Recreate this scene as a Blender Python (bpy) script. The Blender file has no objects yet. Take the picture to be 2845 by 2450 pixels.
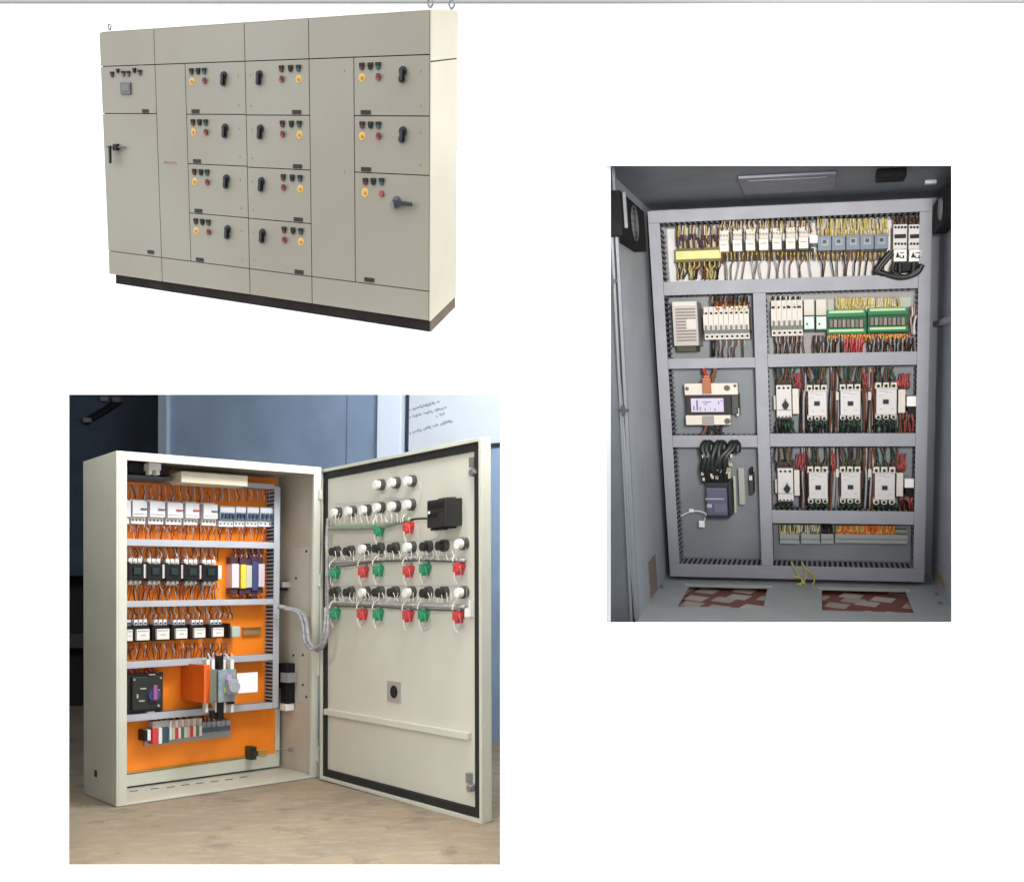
import bpy, bmesh, math, random
from mathutils import Vector, Matrix
random.seed(7)
SC = bpy.context.scene
COL = SC.collection
# ------------------------------------------------------------------ camera
F = 2700.0; CX, CY = 1422.5, 1225.0          # focal length and centre in photo pixels
cam_d = bpy.data.cameras.new('camera'); cam = bpy.data.objects.new('camera', cam_d); COL.objects.link(cam)
cam_d.sensor_fit = 'HORIZONTAL'; cam_d.sensor_width = 36.0; cam_d.lens = 36.0*F/2845.0
cam_d.clip_start = 0.05; cam_d.clip_end = 200
cam.location = (0, 0, 0); cam.rotation_euler = (math.pi/2, 0, 0)
SC.camera = cam
SC.view_settings.view_transform = 'Standard'; SC.view_settings.look = 'None'
SC.view_settings.exposure = 0; SC.view_settings.gamma = 1; SC.view_settings.use_curve_mapping = False
SC.render.resolution_x = 1024; SC.render.resolution_y = 881
YW = 5.0                                       # distance of the white page wall

def ray(x, y): return Vector(((x-CX)/F, 1.0, -(y-CY)/F))
def solve3(a, b, c, d):
    return Matrix((a, b, c)).transposed().inverted() @ d
class Frame:
    """local coordinates: u to the right, v up, w out of the face"""
    def __init__(s, o, eu, ev, ew): s.o, s.eu, s.ev, s.ew = o, eu, ev, ew
    def pt(s, u, v, w=0.0): return s.o + s.eu*u + s.ev*v + s.ew*w
    def uv(s, x, y, w=0.0):
        # intersect the sight line of a photo point with the plane w = const
        q = solve3(s.eu, s.ev, -ray(x, y), -(s.o + s.ew*w))
        return q[0], q[1]
    def at_u(s, x, y, u):                       # on the plane u = const -> (v, w)
        q = solve3(s.ev, s.ew, -ray(x, y), -(s.o + s.eu*u)); return q[0], q[1]
    def at_v(s, x, y, v):                       # on the plane v = const -> (u, w)
        q = solve3(s.eu, s.ew, -ray(x, y), -(s.o + s.ev*v)); return q[0], q[1]
    def R(s, x0, y0, x1, y1, w=0.0):
        a = s.uv(x0, y0, w); b = s.uv(x1, y1, w)
        return (min(a[0], b[0]), max(a[0], b[0]), min(a[1], b[1]), max(a[1], b[1]))
def sub(r, a, b, c, d):                         # fractional sub-rectangle, y measured from the top
    U = r[1]-r[0]; V = r[3]-r[2]
    return (r[0]+a*U, r[0]+c*U, r[3]-d*V, r[3]-b*V)
def quadframe(TL, TR, BR, BL, backs, scale, ortho=0.0):
    r = [ray(*p) for p in (TL, TR, BR, BL)]
    l = solve3(r[0], -r[1], r[2], r[3])
    P = [r[0]*l[0], r[1]*l[1], r[2]*l[2], r[3]]
    H = (P[0]-P[3]).length; k = scale/H
    P = [p*k for p in P]
    U = P[1]-P[0]; V = P[0]-P[3]
    W = U.length/scale
    eu = U/W; ev = V                             # one unit = the height of the face
    if backs is None:
        n = eu.cross(ev); n.normalize()
        if n.y > 0: n = -n
        return Frame(P[3], eu, ev, n*scale), W, 0
    # depth vector from where its edges project, pulled a little towards square
    idx, pix = backs
    import itertools
    D = Vector((0, 1, 0))*0.3*scale
    def res(D):
        o = []
        for i, p in zip(idx, pix):
            Q = P[i]+D
            o += [CX+F*Q.x/Q.y-p[0], CY-F*Q.z/Q.y-p[1]]
        d = D.normalized()
        o += [ortho*d.dot(eu.normalized()), ortho*d.dot(ev.normalized())]
        return o
    lam = 1e-3
    r0 = res(D); c0 = sum(x*x for x in r0)
    for _ in range(200):
        h = 1e-5; J = []
        for k2 in range(3):
            e = Vector((0, 0, 0)); e[k2] = h
            J.append([(a-b)/h for a, b in zip(res(D+e), r0)])
        A = Matrix([[sum(a*b for a, b in zip(J[i], J[j])) for j in range(3)] for i in range(3)])
        g = Vector([-sum(a*b for a, b in zip(J[i], r0)) for i in range(3)])
        for i in range(3): A[i][i] *= 1+lam
        d = A.inverted() @ g
        r1 = res(D+d); c1 = sum(x*x for x in r1)
        if c1 < c0: D = D+d; r0, c0 = r1, c1; lam *= .4
        else: lam *= 4
        if lam > 1e10: break
    dl = D.length/scale
    return Frame(P[3], eu, ev, -D/dl), W, dl
# ------------------------------------------------------------------ materials
MATS = {}
def mat(name, col, rough=.5, metal=0.0, noise=0.0, nscale=8.0, bump=0.0, bscale=60.0, spec=.5, coat=0.0, tint=None, alpha=1.0):
    if name in MATS: return MATS[name]
    m = bpy.data.materials.new(name); m.use_nodes = True; nt = m.node_tree; b = nt.nodes['Principled BSDF']
    b.inputs['Base Color'].default_value = (*col, 1); b.inputs['Roughness'].default_value = rough
    b.inputs['Metallic'].default_value = metal; b.inputs['Specular IOR Level'].default_value = spec
    b.inputs['Coat Weight'].default_value = coat; b.inputs['Alpha'].default_value = alpha
    tc = nt.nodes.new('ShaderNodeTexCoord')
    n = nt.nodes.new('ShaderNodeTexNoise'); n.inputs['Scale'].default_value = nscale; n.inputs['Detail'].default_value = 5
    nt.links.new(tc.outputs['Object'], n.inputs['Vector'])
    if noise:
        cr = nt.nodes.new('ShaderNodeMix'); cr.data_type = 'RGBA'
        c2 = tint if tint else tuple(min(1, c*(1-noise)) for c in col)
        c1 = tuple(min(1, c*(1+noise*.6)) for c in col)
        cr.inputs[6].default_value = (*c1, 1); cr.inputs[7].default_value = (*c2, 1)
        mp = nt.nodes.new('ShaderNodeMapRange'); mp.inputs[1].default_value = .35; mp.inputs[2].default_value = .65
        nt.links.new(n.outputs['Fac'], mp.inputs[0]); nt.links.new(mp.outputs[0], cr.inputs[0])
        nt.links.new(cr.outputs[2], b.inputs['Base Color'])
    mr = nt.nodes.new('ShaderNodeMapRange'); mr.inputs[3].default_value = max(0, rough-.08); mr.inputs[4].default_value = min(1, rough+.12)
    nt.links.new(n.outputs['Fac'], mr.inputs[0]); nt.links.new(mr.outputs[0], b.inputs['Roughness'])
    if bump:
        n2 = nt.nodes.new('ShaderNodeTexNoise'); n2.inputs['Scale'].default_value = bscale; n2.inputs['Detail'].default_value = 3
        nt.links.new(tc.outputs['Object'], n2.inputs['Vector'])
        bp = nt.nodes.new('ShaderNodeBump'); bp.inputs['Strength'].default_value = bump; bp.inputs['Distance'].default_value = .004
        nt.links.new(n2.outputs['Fac'], bp.inputs['Height']); nt.links.new(bp.outputs[0], b.inputs['Normal'])
    MATS[name] = m; return m
# ------------------------------------------------------------------ mesh builder
class MB:
    def __init__(s, fr): s.fr = fr; s.v = []; s.f = []; s.g = []
    def _add(s, pts, faces):
        o = len(s.v); s.v += pts; nf = [tuple(o+i for i in f) for f in faces]; s.f += nf; s.g.append((o, len(s.v), nf))
    def P(s, *a): return s.fr.pt(*a) if s.fr else Vector(a)
    def box(s, u0, u1, v0, v1, w0, w1):
        p = [s.P(u, v, w) for u in (u0, u1) for v in (v0, v1) for w in (w0, w1)]
        s._add(p, [(0, 1, 3, 2), (4, 6, 7, 5), (0, 4, 5, 1), (2, 3, 7, 6), (0, 2, 6, 4), (1, 5, 7, 3)]); return s
    def rb(s, r, w0, w1): return s.box(r[0], r[1], r[2], r[3], w0, w1)
    def prism(s, poly, w0, w1):                  # polygon in u,v
        n = len(poly); p = [s.P(a, b, w0) for a, b in poly]+[s.P(a, b, w1) for a, b in poly]
        s._add(p, [tuple(range(n)), tuple(range(2*n-1, n-1, -1))]+[(i, (i+1) % n, n+(i+1) % n, n+i) for i in range(n)]); return s
    def hexa(s, p):                              # eight world points
        s._add([Vector(q) for q in p], [(0, 1, 3, 2), (4, 6, 7, 5), (0, 4, 5, 1), (2, 3, 7, 6), (0, 2, 6, 4), (1, 5, 7, 3)]); return s
    def cyl(s, u, v, r, w0, w1, n=12, r2=None):   # axis along w
        r2 = r if r2 is None else r2
        p = [s.P(u+r*math.cos(2*math.pi*i/n), v+r*math.sin(2*math.pi*i/n), w0) for i in range(n)]
        p += [s.P(u+r2*math.cos(2*math.pi*i/n), v+r2*math.sin(2*math.pi*i/n), w1) for i in range(n)]
        s._add(p, [tuple(range(n)), tuple(range(2*n-1, n-1, -1))]+[(i, (i+1) % n, n+(i+1) % n, n+i) for i in range(n)]); return s
    def ring(s, u, v, r, ri, w0, w1, n=20):
        p = []
        for w in (w0, w1):
            for q in (r, ri):
                p += [s.P(u+q*math.cos(2*math.pi*i/n), v+q*math.sin(2*math.pi*i/n), w) for i in range(n)]
        f = []
        for i in range(n):
            j = (i+1) % n
            f += [(i, j, n+j, n+i), (2*n+i, 3*n+i, 3*n+j, 2*n+j), (i, 2*n+i, 2*n+j, j), (n+i, n+j, 3*n+j, 3*n+i)]
        s._add(p, f); return s
    def tube(s, pts, r, n=6, world=False):        # pts local (or world) ; radius in local units
        W = [Vector(p) if world else s.P(*p) for p in pts]
        rr = r if world or not s.fr else r*s.fr.ev.length
        base = None; rings = []
        for i, p in enumerate(W):
            d = (W[min(i+1, len(W)-1)]-W[max(i-1, 0)])
            if d.length < 1e-9: d = Vector((0, 0, 1))
            d.normalize()
            if base is None:
                base = d.cross(Vector((0, 0, 1)));
                if base.length < .1: base = d.cross(Vector((1, 0, 0)))
            base = (base - d*base.dot(d)); base.normalize(); b2 = d.cross(base)
            rings.append([p+(base*math.cos(2*math.pi*k/n)+b2*math.sin(2*math.pi*k/n))*rr for k in range(n)])
        m = len(W); pts2 = [q for rg in rings for q in rg]
        f = [tuple(range(n)), tuple(range((m-1)*n+n-1, (m-1)*n-1, -1))]
        for i in range(m-1):
            for k in range(n):
                f.append((i*n+k, i*n+(k+1) % n, (i+1)*n+(k+1) % n, (i+1)*n+k))
        s._add(pts2, f); return s
    def split(s, name, m, parent=None, bevel=0.0, smooth=False):
        for a, b, c_ in s.g:
            q = MB(s.fr); q.v = s.v[a:b]; q.f = [tuple(i-a for i in f) for f in c_]; q.build(name, m, parent, bevel, smooth)
    def build(s, name, m, parent=None, bevel=0.0, smooth=False, label=None, **props):
        me = bpy.data.meshes.new(name)
        org = Vector((0, 0, 0))
        root = parent
        while root is not None and root.parent is not None: root = root.parent
        if root is not None: org = root.location.copy()
        elif s.v:
            zs = min(v.z for v in s.v); org = sum(s.v, Vector())/len(s.v); org.z = zs
        me.from_pydata([v-org for v in s.v], [], s.f)
        bm = bmesh.new(); bm.from_mesh(me); bmesh.ops.recalc_face_normals(bm, faces=bm.faces)
        bm.to_mesh(me); bm.free()
        me.materials.append(m)
        o = bpy.data.objects.new(name, me); COL.objects.link(o)
        if parent is not None: o.parent = parent
        else: o.location = org
        if smooth:
            for p in me.polygons: p.use_smooth = True
        if bevel:
            b = o.modifiers.new('bevel', 'BEVEL'); b.width = bevel; b.segments = 2; b.limit_method = 'ANGLE'; b.angle_limit = math.radians(40)
        if label: o['label'] = label
        for k, v in props.items(): o[k] = v
        return o
def spline(pts, n=6):
    out = []
    P = [pts[0]]+list(pts)+[pts[-1]]
    for i in range(1, len(P)-2):
        for k in range(n):
            t = k/n; a, b, c, d = P[i-1], P[i], P[i+1], P[i+2]
            out.append(tuple(.5*((2*b[j])+(-a[j]+c[j])*t+(2*a[j]-5*b[j]+4*c[j]-d[j])*t*t+(-a[j]+3*b[j]-3*c[j]+d[j])*t**3) for j in range(len(b))))
    out.append(tuple(pts[-1])); return out
def thing(name, loc, label, cat, group=None):
    e = bpy.data.objects.new(name, None); COL.objects.link(e); e.location = loc; e.empty_display_size = .1
    e['label'] = label; e['category'] = cat
    if group: e['group'] = group
    return e
LOW, HIGH, PA, PB, PB2, PC, PL = .6, 3.1, 60, 165, 130, 1900, 45
# ================================================================== cabinet A : closed switchboard in front of the white wall
fa, WA, DA = quadframe((275, 91), (1199, 29), (1196, 893), (303, 762), ((1, 2), [(1273, 33), (1268, 822)]), 1.0, ortho=22)
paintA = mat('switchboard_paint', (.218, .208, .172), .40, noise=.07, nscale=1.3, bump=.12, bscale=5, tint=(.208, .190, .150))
sideA = mat('switchboard_lit_side', (.46, .435, .34), .42, noise=.04, nscale=3)  # lighter than the front: light from the right put into the colour
seamA = mat('dark_seam', (.05, .045, .035), .8)
plinthM = mat('dark_brown_plinth_paint', (.010, .0075, .0065), .75, noise=.3, nscale=12, spec=.15)
blackM = mat('black_plastic', (.009, .009, .010), .5, spec=.3)
knobM = mat('knob_black', (.012, .014, .02), .45, spec=.3)
redM = mat('red_button', (.24, .028, .035), .35)
yelM = mat('yellow_disc', (.52, .32, .06), .4)
ambM = mat('amber_dark', (.35, .17, .03), .4)
grnM = mat('green_lens', (.05, .22, .16), .3)
greyM = mat('meter_grey', (.085, .085, .092), .5)
steelM = mat('galvanised_steel', (.45, .45, .46), .35, metal=.9)
tA = thing('motor_control_cabinet', fa.pt(WA/2, -.04, -DA/2), 'large closed beige grey switchboard with many small doors, standing free on white', 'switchboard')
pl = MB(fa)
u0 = fa.uv(320, 775, 0)[0]
pl.box(u0, WA-.004, -.037, 0.0, -DA+.01, -.004)
pl.build('plinth', plinthM, tA, .002)
MB(fa).box(WA-.0042, WA-.001, -.037, 0.0, -DA+.012, -.004).build('plinth_side', mat('brown_plinth_side', (.085, .06, .045), .7, noise=.15, nscale=10), tA)
MB(fa).box(0, WA-.006, .0, 1, -DA, -.016).build('carcass', seamA, tA)
# side panel (two pieces), top cover
vs = fa.at_u(1240, 167, WA)[0]
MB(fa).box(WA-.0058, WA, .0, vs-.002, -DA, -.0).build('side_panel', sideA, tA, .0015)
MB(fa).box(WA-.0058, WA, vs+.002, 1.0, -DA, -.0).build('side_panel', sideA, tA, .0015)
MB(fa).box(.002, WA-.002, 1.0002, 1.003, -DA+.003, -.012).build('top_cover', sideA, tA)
# front: column boundaries (from the seams), rows
def ucol(x0, y0, x1, y1): return (fa.uv(x0, y0)[0]+fa.uv(x1, y1)[0])/2
c = [0, ucol(426.6, 88, 451.6, 786), ucol(679, 68, 694, 820), ucol(857, 51, 867, 847), WA-.0062]
c1b = ucol(513, 178, 531, 723); c3b = ucol(982, 160, 988, 785)
def vrow(*p): return sum(fa.uv(x, y)[1] for x, y in p)/len(p)
vt = vrow((280.5, 187), (1197, 151)); vb = vrow((309.5, 697), (1196, 813))
G = .0016
def panel(name, a, b, v0, v1, label=None):
    o = MB(fa).box(a+G, b-G, v0+G, v1-G, -.0158, 0).build(name, paintA, tA, .0012)
    if label: o['label'] = label
    return o
for i in range(4):
    panel('top_panel', c[i], c[i+1], vt, 1.0)
    panel('bottom_panel', c[i], c[i+1], 0.0, vb)
v0a = vrow((283, 316.6), (435, 316.6))
d_meter = panel('door', c[0], c[1], v0a, vt, 'small upper door with square grey meter and lamps')
d_main = panel('door', c[0], c[1], vb, v0a, 'tall lower door with black lever handle')
panel('cable_alley_door', c[1], c1b, vb, vt); panel('cable_alley_door', c[3], c3b, vb, vt)
r1 = [vt, vrow((519, 316.6), (681, 321)), vrow((523, 456), (682, 462.5)), vrow((528, 591.6), (687, 607)), vb]
r2 = [vt, vrow((678.5, 321), (858, 321)), vrow((683, 466), (861, 472.6)), vrow((689, 607.6), (861, 621.5)), vb]
r3 = [vt, vrow((983, 323), (1197, 323)), vrow((987, 480), (1196, 488)), vb]
def disc(par, u, v, r, m, name, h=.006):
    MB(fa).cyl(u, v, r, 0, h, 14, r*.85).build(name, m, par)
def indicator(par, u, v, m, r=.0098):
    MB(fa).box(u-r*.9, u+r*1.25, v+r*.55, v+r*1.5, .0, .0095).build('indicator_hood', dkgM, par)
    b = MB(fa).box(u-r*1.1, u+r*1.1, v-r*.2, v+r*1.25, 0, .003).cyl(u, v, r, 0, .007, 12, r*.9).build('indicator_lamp', m, par)
def rotary(par, u, v):
    MB(fa).cyl(u, v, .0155, 0, .012, 16, .0145).cyl(u-.005, v-.026, .0125, 0, .010, 12).prism([(u-.007, v+.006), (u+.006, v+.006), (u+.002, v-.03), (u-.011, v-.03)], .009, .020).build('rotary_handle', knobM, par)
def nameplate(par, u, v, L=.044):
    MB(fa).box(u-L/2, u+L/2, v-.007, v+.007, 0, .003).build('nameplate', blackM, par)
def lock(par, u, v):
    MB(fa).cyl(u, v, .0035, 0, .002, 8).build('door_lock', mat('lock_grey', (.2, .2, .19), .4), par)
maro = mat('lens_maroon', (.09, .022, .022), .5, spec=.25); tealM = mat('lens_teal', (.02, .07, .075), .5, spec=.25); dkgM = mat('lens_dark', (.014, .016, .013), .6, spec=.2)
def feeder(par, a, b, v1, v0, mirror):
    us = lambda f: (a+(b-a)*f)
    if not mirror:
        ind = [.11, .225, .33]; rx = .66; yx = .11; dx = .33; nx = .16; lx = .88
    else:
        ind = [.58, .72, .84]; rx = .235; yx = .84; dx = .58; nx = .78; lx = .08
    h = v1
    for f, m in zip(ind, (maro, dkgM, tealM)): indicator(par, us(f), h-.033, m)
    disc(par, us(yx), h-.068, .0155, yelM, 'push_button_plate', .002)
    disc(par, us(yx), h-.068, .006, ambM, 'push_button', .006)
    disc(par, us(dx), h-.067, .0115, redM, 'push_button', .008)
    MB(fa).box(us(dx)-.003, us(dx)+.012, h-.067, h-.054, .0082, .012).build('button_mark', maro, par)
    rotary(par, us(rx), h-.048)
    nameplate(par, us(nx)+(.008 if mirror else .0), v0+.012)
    lock(par, us(lx), h-.05); lock(par, us(lx), v0+.035)
for col, rows, mir in (((c1b, c[2]), r1, False), ((c[2], c[3]), r2, True)):
    for k in range(4):
        d = panel('feeder_door', col[0], col[1], rows[k+1], rows[k]); feeder(d, col[0], col[1], rows[k], rows[k+1], mir)
for k in range(2):
    d = panel('feeder_door', c3b, c[4], r3[k+1], r3[k])
    W3 = c[4]-c3b
    feeder(d, c3b, c3b+W3*.83 if False else c[4], r3[k], r3[k+1], False)
d = panel('door', c3b, c[4], r3[3], r3[2], 'tall right hand door with large grey rotary lever')
def at(x, y): return fa.uv(x, y)
for x, m in ((1015, maro), (1037, dkgM), (1060, tealM)): indicator(d, at(x, 507)[0], at(x, 507)[1], m)
q = at(1014, 536); disc(d, *q, .0165, yelM, 'push_button_plate', .002); disc(d, *q, .006, ambM, 'push_button', .006)
q = at(1060, 538); disc(d, *q, .0115, redM, 'push_button', .008)
q = at(1102, 560); e = at(1150, 566)
MB(fa).cyl(*q, .019, 0, .016, 20, .016).build('rotary_handle', mat('rotary_blue_grey', (.05, .06, .08), .3), d)
MB(fa).prism([(q[0]-.004, q[1]+.008), (e[0], e[1]+.006), (e[0], e[1]-.005), (q[0]-.004, q[1]-.010)], .017, .026).build('handle_lever', knobM, d, .001)
MB(fa).cyl(q[0]-.012, q[1]-.010, .011, .0, .021, 12).build('handle_collar', mat('rotary_pale', (.13, .14, .15), .5), d)
q = at(1026, 779); nameplate(d, q[0], q[1]+.002)
# column 0 details
for x, y, m, r in ((312, 209, maro, .009), (328, 199, dkgM, .007), (343, 207, mat('lens_purple', (.13, .06, .1), .4), .009), (357, 207, mat('lens_purple', (0, 0, 0)), .009), (374, 198, dkgM, .008), (389, 204, mat('lens_dark2', (.05, .035, .05), .35), .009)):
    q = at(x, y); indicator(d_meter, q[0], q[1], m, r)
r = fa.R(336, 230, 365, 262); MB(fa).rb(r, 0, .008).build('panel_meter', greyM, d_meter, .001)
MB(fa).rb(sub(r, .12, .12, .88, .7), .0082, .009).build('meter_screen', mat('meter_screen', (.09, .095, .1), .15), d_meter)
q = at(404, 309); nameplate(d_meter, *q, .040)
q = at(419, 703); nameplate(d_main, q[0], q[1]+.004, .040)
q = at(326, 408)
MB(fa).box(q[0]-.013, q[0]+.013, q[1]-.014, q[1]+.012, 0, .022).build('handle_base', blackM, d_main, .002)
a = at(301, 408); b = at(352, 409)
MB(fa).tube([(a[0], a[1], .012), (b[0], b[1], .012)], .0035, 8).build('handle_rod', greyM, d_main)
a = at(316, 410); b = at(317, 452)
MB(fa).prism([(a[0]-.006, a[1]+.01), (a[0]+.006, a[1]+.01), (b[0]+.005, b[1]), (b[0]-.005, b[1])], .0222, .034).build('handle_lever', blackM, d_main, .001)
# faint red warning lettering on the alley door
al = [o for o in tA.children if o.name.startswith('cable_alley_door')][0]
mb = MB(fa); rr = fa.R(455, 448, 492, 457)
k = rr[0]
while k < rr[1]:
    wd = random.uniform(.003, .007); mb.box(k, k+wd, rr[2]+.001, rr[3]-random.choice((0, .003)), 0, .0012); k += wd+.003
mb.build('warning_lettering', mat('faded_red', (.30, .16, .14), .6), al)
for x, y in ((956, 197), (956, 478)): q = at(x, y); lock(al, *q)
# lifting eyes
def eye(u, w, s=1.0):
    P = fa.pt(u, 1.006, w)
    mb = MB(fa).box(u-.006, u+.006, 1.006, 1.012, w-.006, w+.006)
    pts = [(u+.009*s*math.cos(t), 1.012+.010*s+.010*s*math.sin(t), w) for t in [i*math.pi/8 for i in range(17)]]
    mb.tube(pts, .0028*s, 6)
    mb.build('lifting_eye', mat('eye_grey', (.2, .2, .22), .4, metal=.5), tA)
eye(fa.uv(293, 70)[0], -.03); eye(WA-.012, -.02, 1.2); eye(WA-.02, -DA+.03, 1.3)
# ================================================================== cabinet B : open cream cabinet with orange plate, door swung out
fb, WB, DB = quadframe((323, 1251.5), (893, 1298), (883, 2158), (323, 2241), ((0, 3), [(232, 1282), (231, 2204)]), 2.06, ortho=2)
_m = 9
for _p in ((186, 2406), (1394, 2406)):
    _u, _w = fb.at_v(*_p, -.0015); _m = min(_m, fb.pt(_u, -.0015, _w).y)
_k = (YW+.03)/_m
fb = Frame(fb.o*_k, fb.eu*_k, fb.ev*_k, fb.ew*_k)
# door : own frame, hinged on the cabinet's right edge
fd, WD, _ = quadframe((898, 1305), (1346, 1214), (1349, 2286), (897, 2161), None, 2.06)
k = fb.pt(WB, .5, 0).y/fd.pt(0, .5, 0).y
fd = Frame(fd.o*k, fd.eu*k, fd.ev*k, fd.ew*k)
# out of the inner face of the door (towards the viewer), square to the panel
cream = mat('cream_powder_coat', (.56, .565, .48), .38, noise=.05, nscale=2.5, bump=.08, bscale=120, coat=.1)
creamD = mat('cream_inner_coat', (.50, .46, .38), .45, noise=.07, nscale=3)
orange = mat('orange_mounting_plate', (.95, .25, .012), .32, noise=.08, nscale=3, bump=.04)
ductM = mat('grey_wire_duct', (.42, .44, .48), .5, noise=.06, nscale=6)
gask = mat('black_gasket', (.012, .012, .011), .75, bump=.3, bscale=200)
whiteM = mat('white_plastic', (.72, .72, .74), .35)
whiteW = mat('warm_white_plastic', (.74, .70, .66), .35)
greenM = mat('green_contact_block', (.02, .30, .13), .4)
redB = mat('red_contact_block', (.62, .05, .05), .4)
slotM = mat('slot_dark', (.03, .03, .04), .8)
tB = thing('control_cabinet', fb.pt(WB/2, 0, -DB/2), 'open cream cabinet with orange mounting plate and its door swung out, on concrete', 'control cabinet')
T = .028/2.06*1.0
iu0 = fb.uv(353, 1700)[0]; iv1 = .5*(fb.uv(357, 1280)[1]+fb.uv(871, 1315)[1]); iu1 = .5*(fb.uv(871, 1330)[0]+fb.uv(867, 2140)[0]); iv0 = .5*(fb.uv(350, 2226)[1]+fb.uv(870, 2157)[1])
th = .006
MB(fb).box(0, th, 0, 1, -DB, 0).build('side_wall', cream, tB, .004)
MB(fb).box(WB-th, WB, 0, 1, -DB, 0).build('side_wall', cream, tB, .004)
MB(fb).box(th, WB-th, 1-th, 1, -DB, 0).build('top_wall', cream, tB, .003)
MB(fb).box(th, WB-th, 0, th, -DB, 0).build('bottom_wall', cream, tB, .003)
MB(fb).box(th, WB-th, th, 1-th, -DB, -DB+.006).build('back_wall', creamD, tB)
# front rim (four folded lips), butted
mb = MB(fb)
mb.box(th, iu0, th, 1-th, -.012, -.0004); mb.box(iu1, WB-th, th, 1-th, -.012, -.0004)
mb.box(iu0, iu1, iv1, 1-th, -.012, -.0004); mb.box(iu0, iu1, th, iv0, -.012, -.0004)
mb.build('front_rim', cream, tB, .002)
# mounting plate
wp = -DB+.045; wd = wp+.062
pR = fb.uv(766, 1700, wp)[0]
pt_ = fb.uv(757, 1330, wp)[1]; pb = .5*(fb.uv(351, 2145, wp)[1]+fb.uv(751, 2093, wp)[1])
MB(fb).box(.03, pR, pb, pt_+.002, wp-.006, wp).build('mounting_plate', orange, tB)
pc = fb.uv(772, 2120, wp)[0]; pcb = fb.uv(600, 2147, wp)[1]
mb = MB(fb); mb.box(.03, pc+.004, pcb-.004, pb-.0005, wp-.012, wp+.004); mb.box(pR+.0005, pc+.004, pb, fb.uv(760, 1968, wp)[1], wp-.012, wp+.004)
mb.build('plate_bracket', cream, tB, .002)
# gland slots in the bottom wall
mb = MB(fb)
for x, y in ((372, 2197), (430, 2190), (474, 2186), (515, 2180), (555, 2175), (596, 2170), (636, 2165), (676, 2158)):
    u, w = fb.at_v(x, y, th); mb.box(u-.012, u+.012, th, th+.0012, w-.003, w+.003)
mb.split('gland_slot', slotM, tB)
def fingers(fr, mb, r, w0, w1, vert, pitch=.0125, frac=.45):
    """slotted side walls of a wire duct"""
    t = .0018
    if vert:
        n = int((r[3]-r[2])/pitch)
        for k in range(n):
            v = r[2]+k*pitch
            for u in (r[0], r[1]-t): mb.box(u, u+t, v, v+pitch*frac, w0, w1-.001)
    else:
        n = int((r[1]-r[0])/pitch)
        for k in range(n):
            u = r[0]+k*pitch
            for v in (r[2], r[3]-t): mb.box(u, u+pitch*frac, v, v+t, w0, w1-.001)
def duct(fr, par, r, w0, w1, vert, m, pitch=.0125):
    o = MB(fr).rb(r, w1-.0035, w1).build('wire_duct', m, par, .0015)
    mb = MB(fr); fingers(fr, mb, (r[0]+.0012, r[1]-.0012, r[2]+.0012, r[3]-.0012), w0, w1-.003, vert, pitch)
    mb.build('duct_fingers', m, o)
    MB(fr).box(r[0]+.006, r[1]-.006, r[2]+.006, r[3]-.006, w0, w1-.012).build('duct_dark_core', slotM, o)  # dark core so finger gaps look shaded; stands for packed wires
    return o
def hband(fr, x0, ya, yb, x1, yc, yd, w, ul=None, ur=None):
    """duct band from its left (x0, ya..yb) and right (x1, yc..yd) ends"""
    a = fr.uv(x0, ya, w); b = fr.uv(x0, yb, w); c_ = fr.uv(x1, yc, w); d_ = fr.uv(x1, yd, w)
    return ((a[0]+b[0])/2 if ul is None else ul, (c_[0]+d_[0])/2 if ur is None else ur, (b[1]+d_[1])/2, (a[1]+c_[1])/2)
dr0 = fb.uv(760, 1700, wd)[0]; dr1 = fb.uv(776, 1700, wd)[0]
vtop = fb.uv(768, 1352, wd)[1]; vbot = fb.uv(768, 1966, wd)[1]
duct(fb, tB, (dr0, dr1, vbot, vtop), wp, wd, True, ductM)
HB = [(357, 1322, 1336, 757, 1341, 1356), (357, 1497, 1515, 757, 1506, 1524), (351, 1668, 1685, 757, 1664, 1680), (351, 1834, 1852, 757, 1820, 1838), (351, 1981, 1999, 757, 1955, 1973)]
for h in HB:
    r = hband(fb, *h, wd, .035, dr0-.0005)
    duct(fb, tB, r, wp, wd, False, ductM)
def wirebunch(fr, par, items, m, name='wire_bundle', r=.0016, label=None):
    mb = MB(fr)
    for p in items: mb.tube(spline(p, 4), r, 5)
    return mb.build(name, m, par, smooth=True, label=label)
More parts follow.
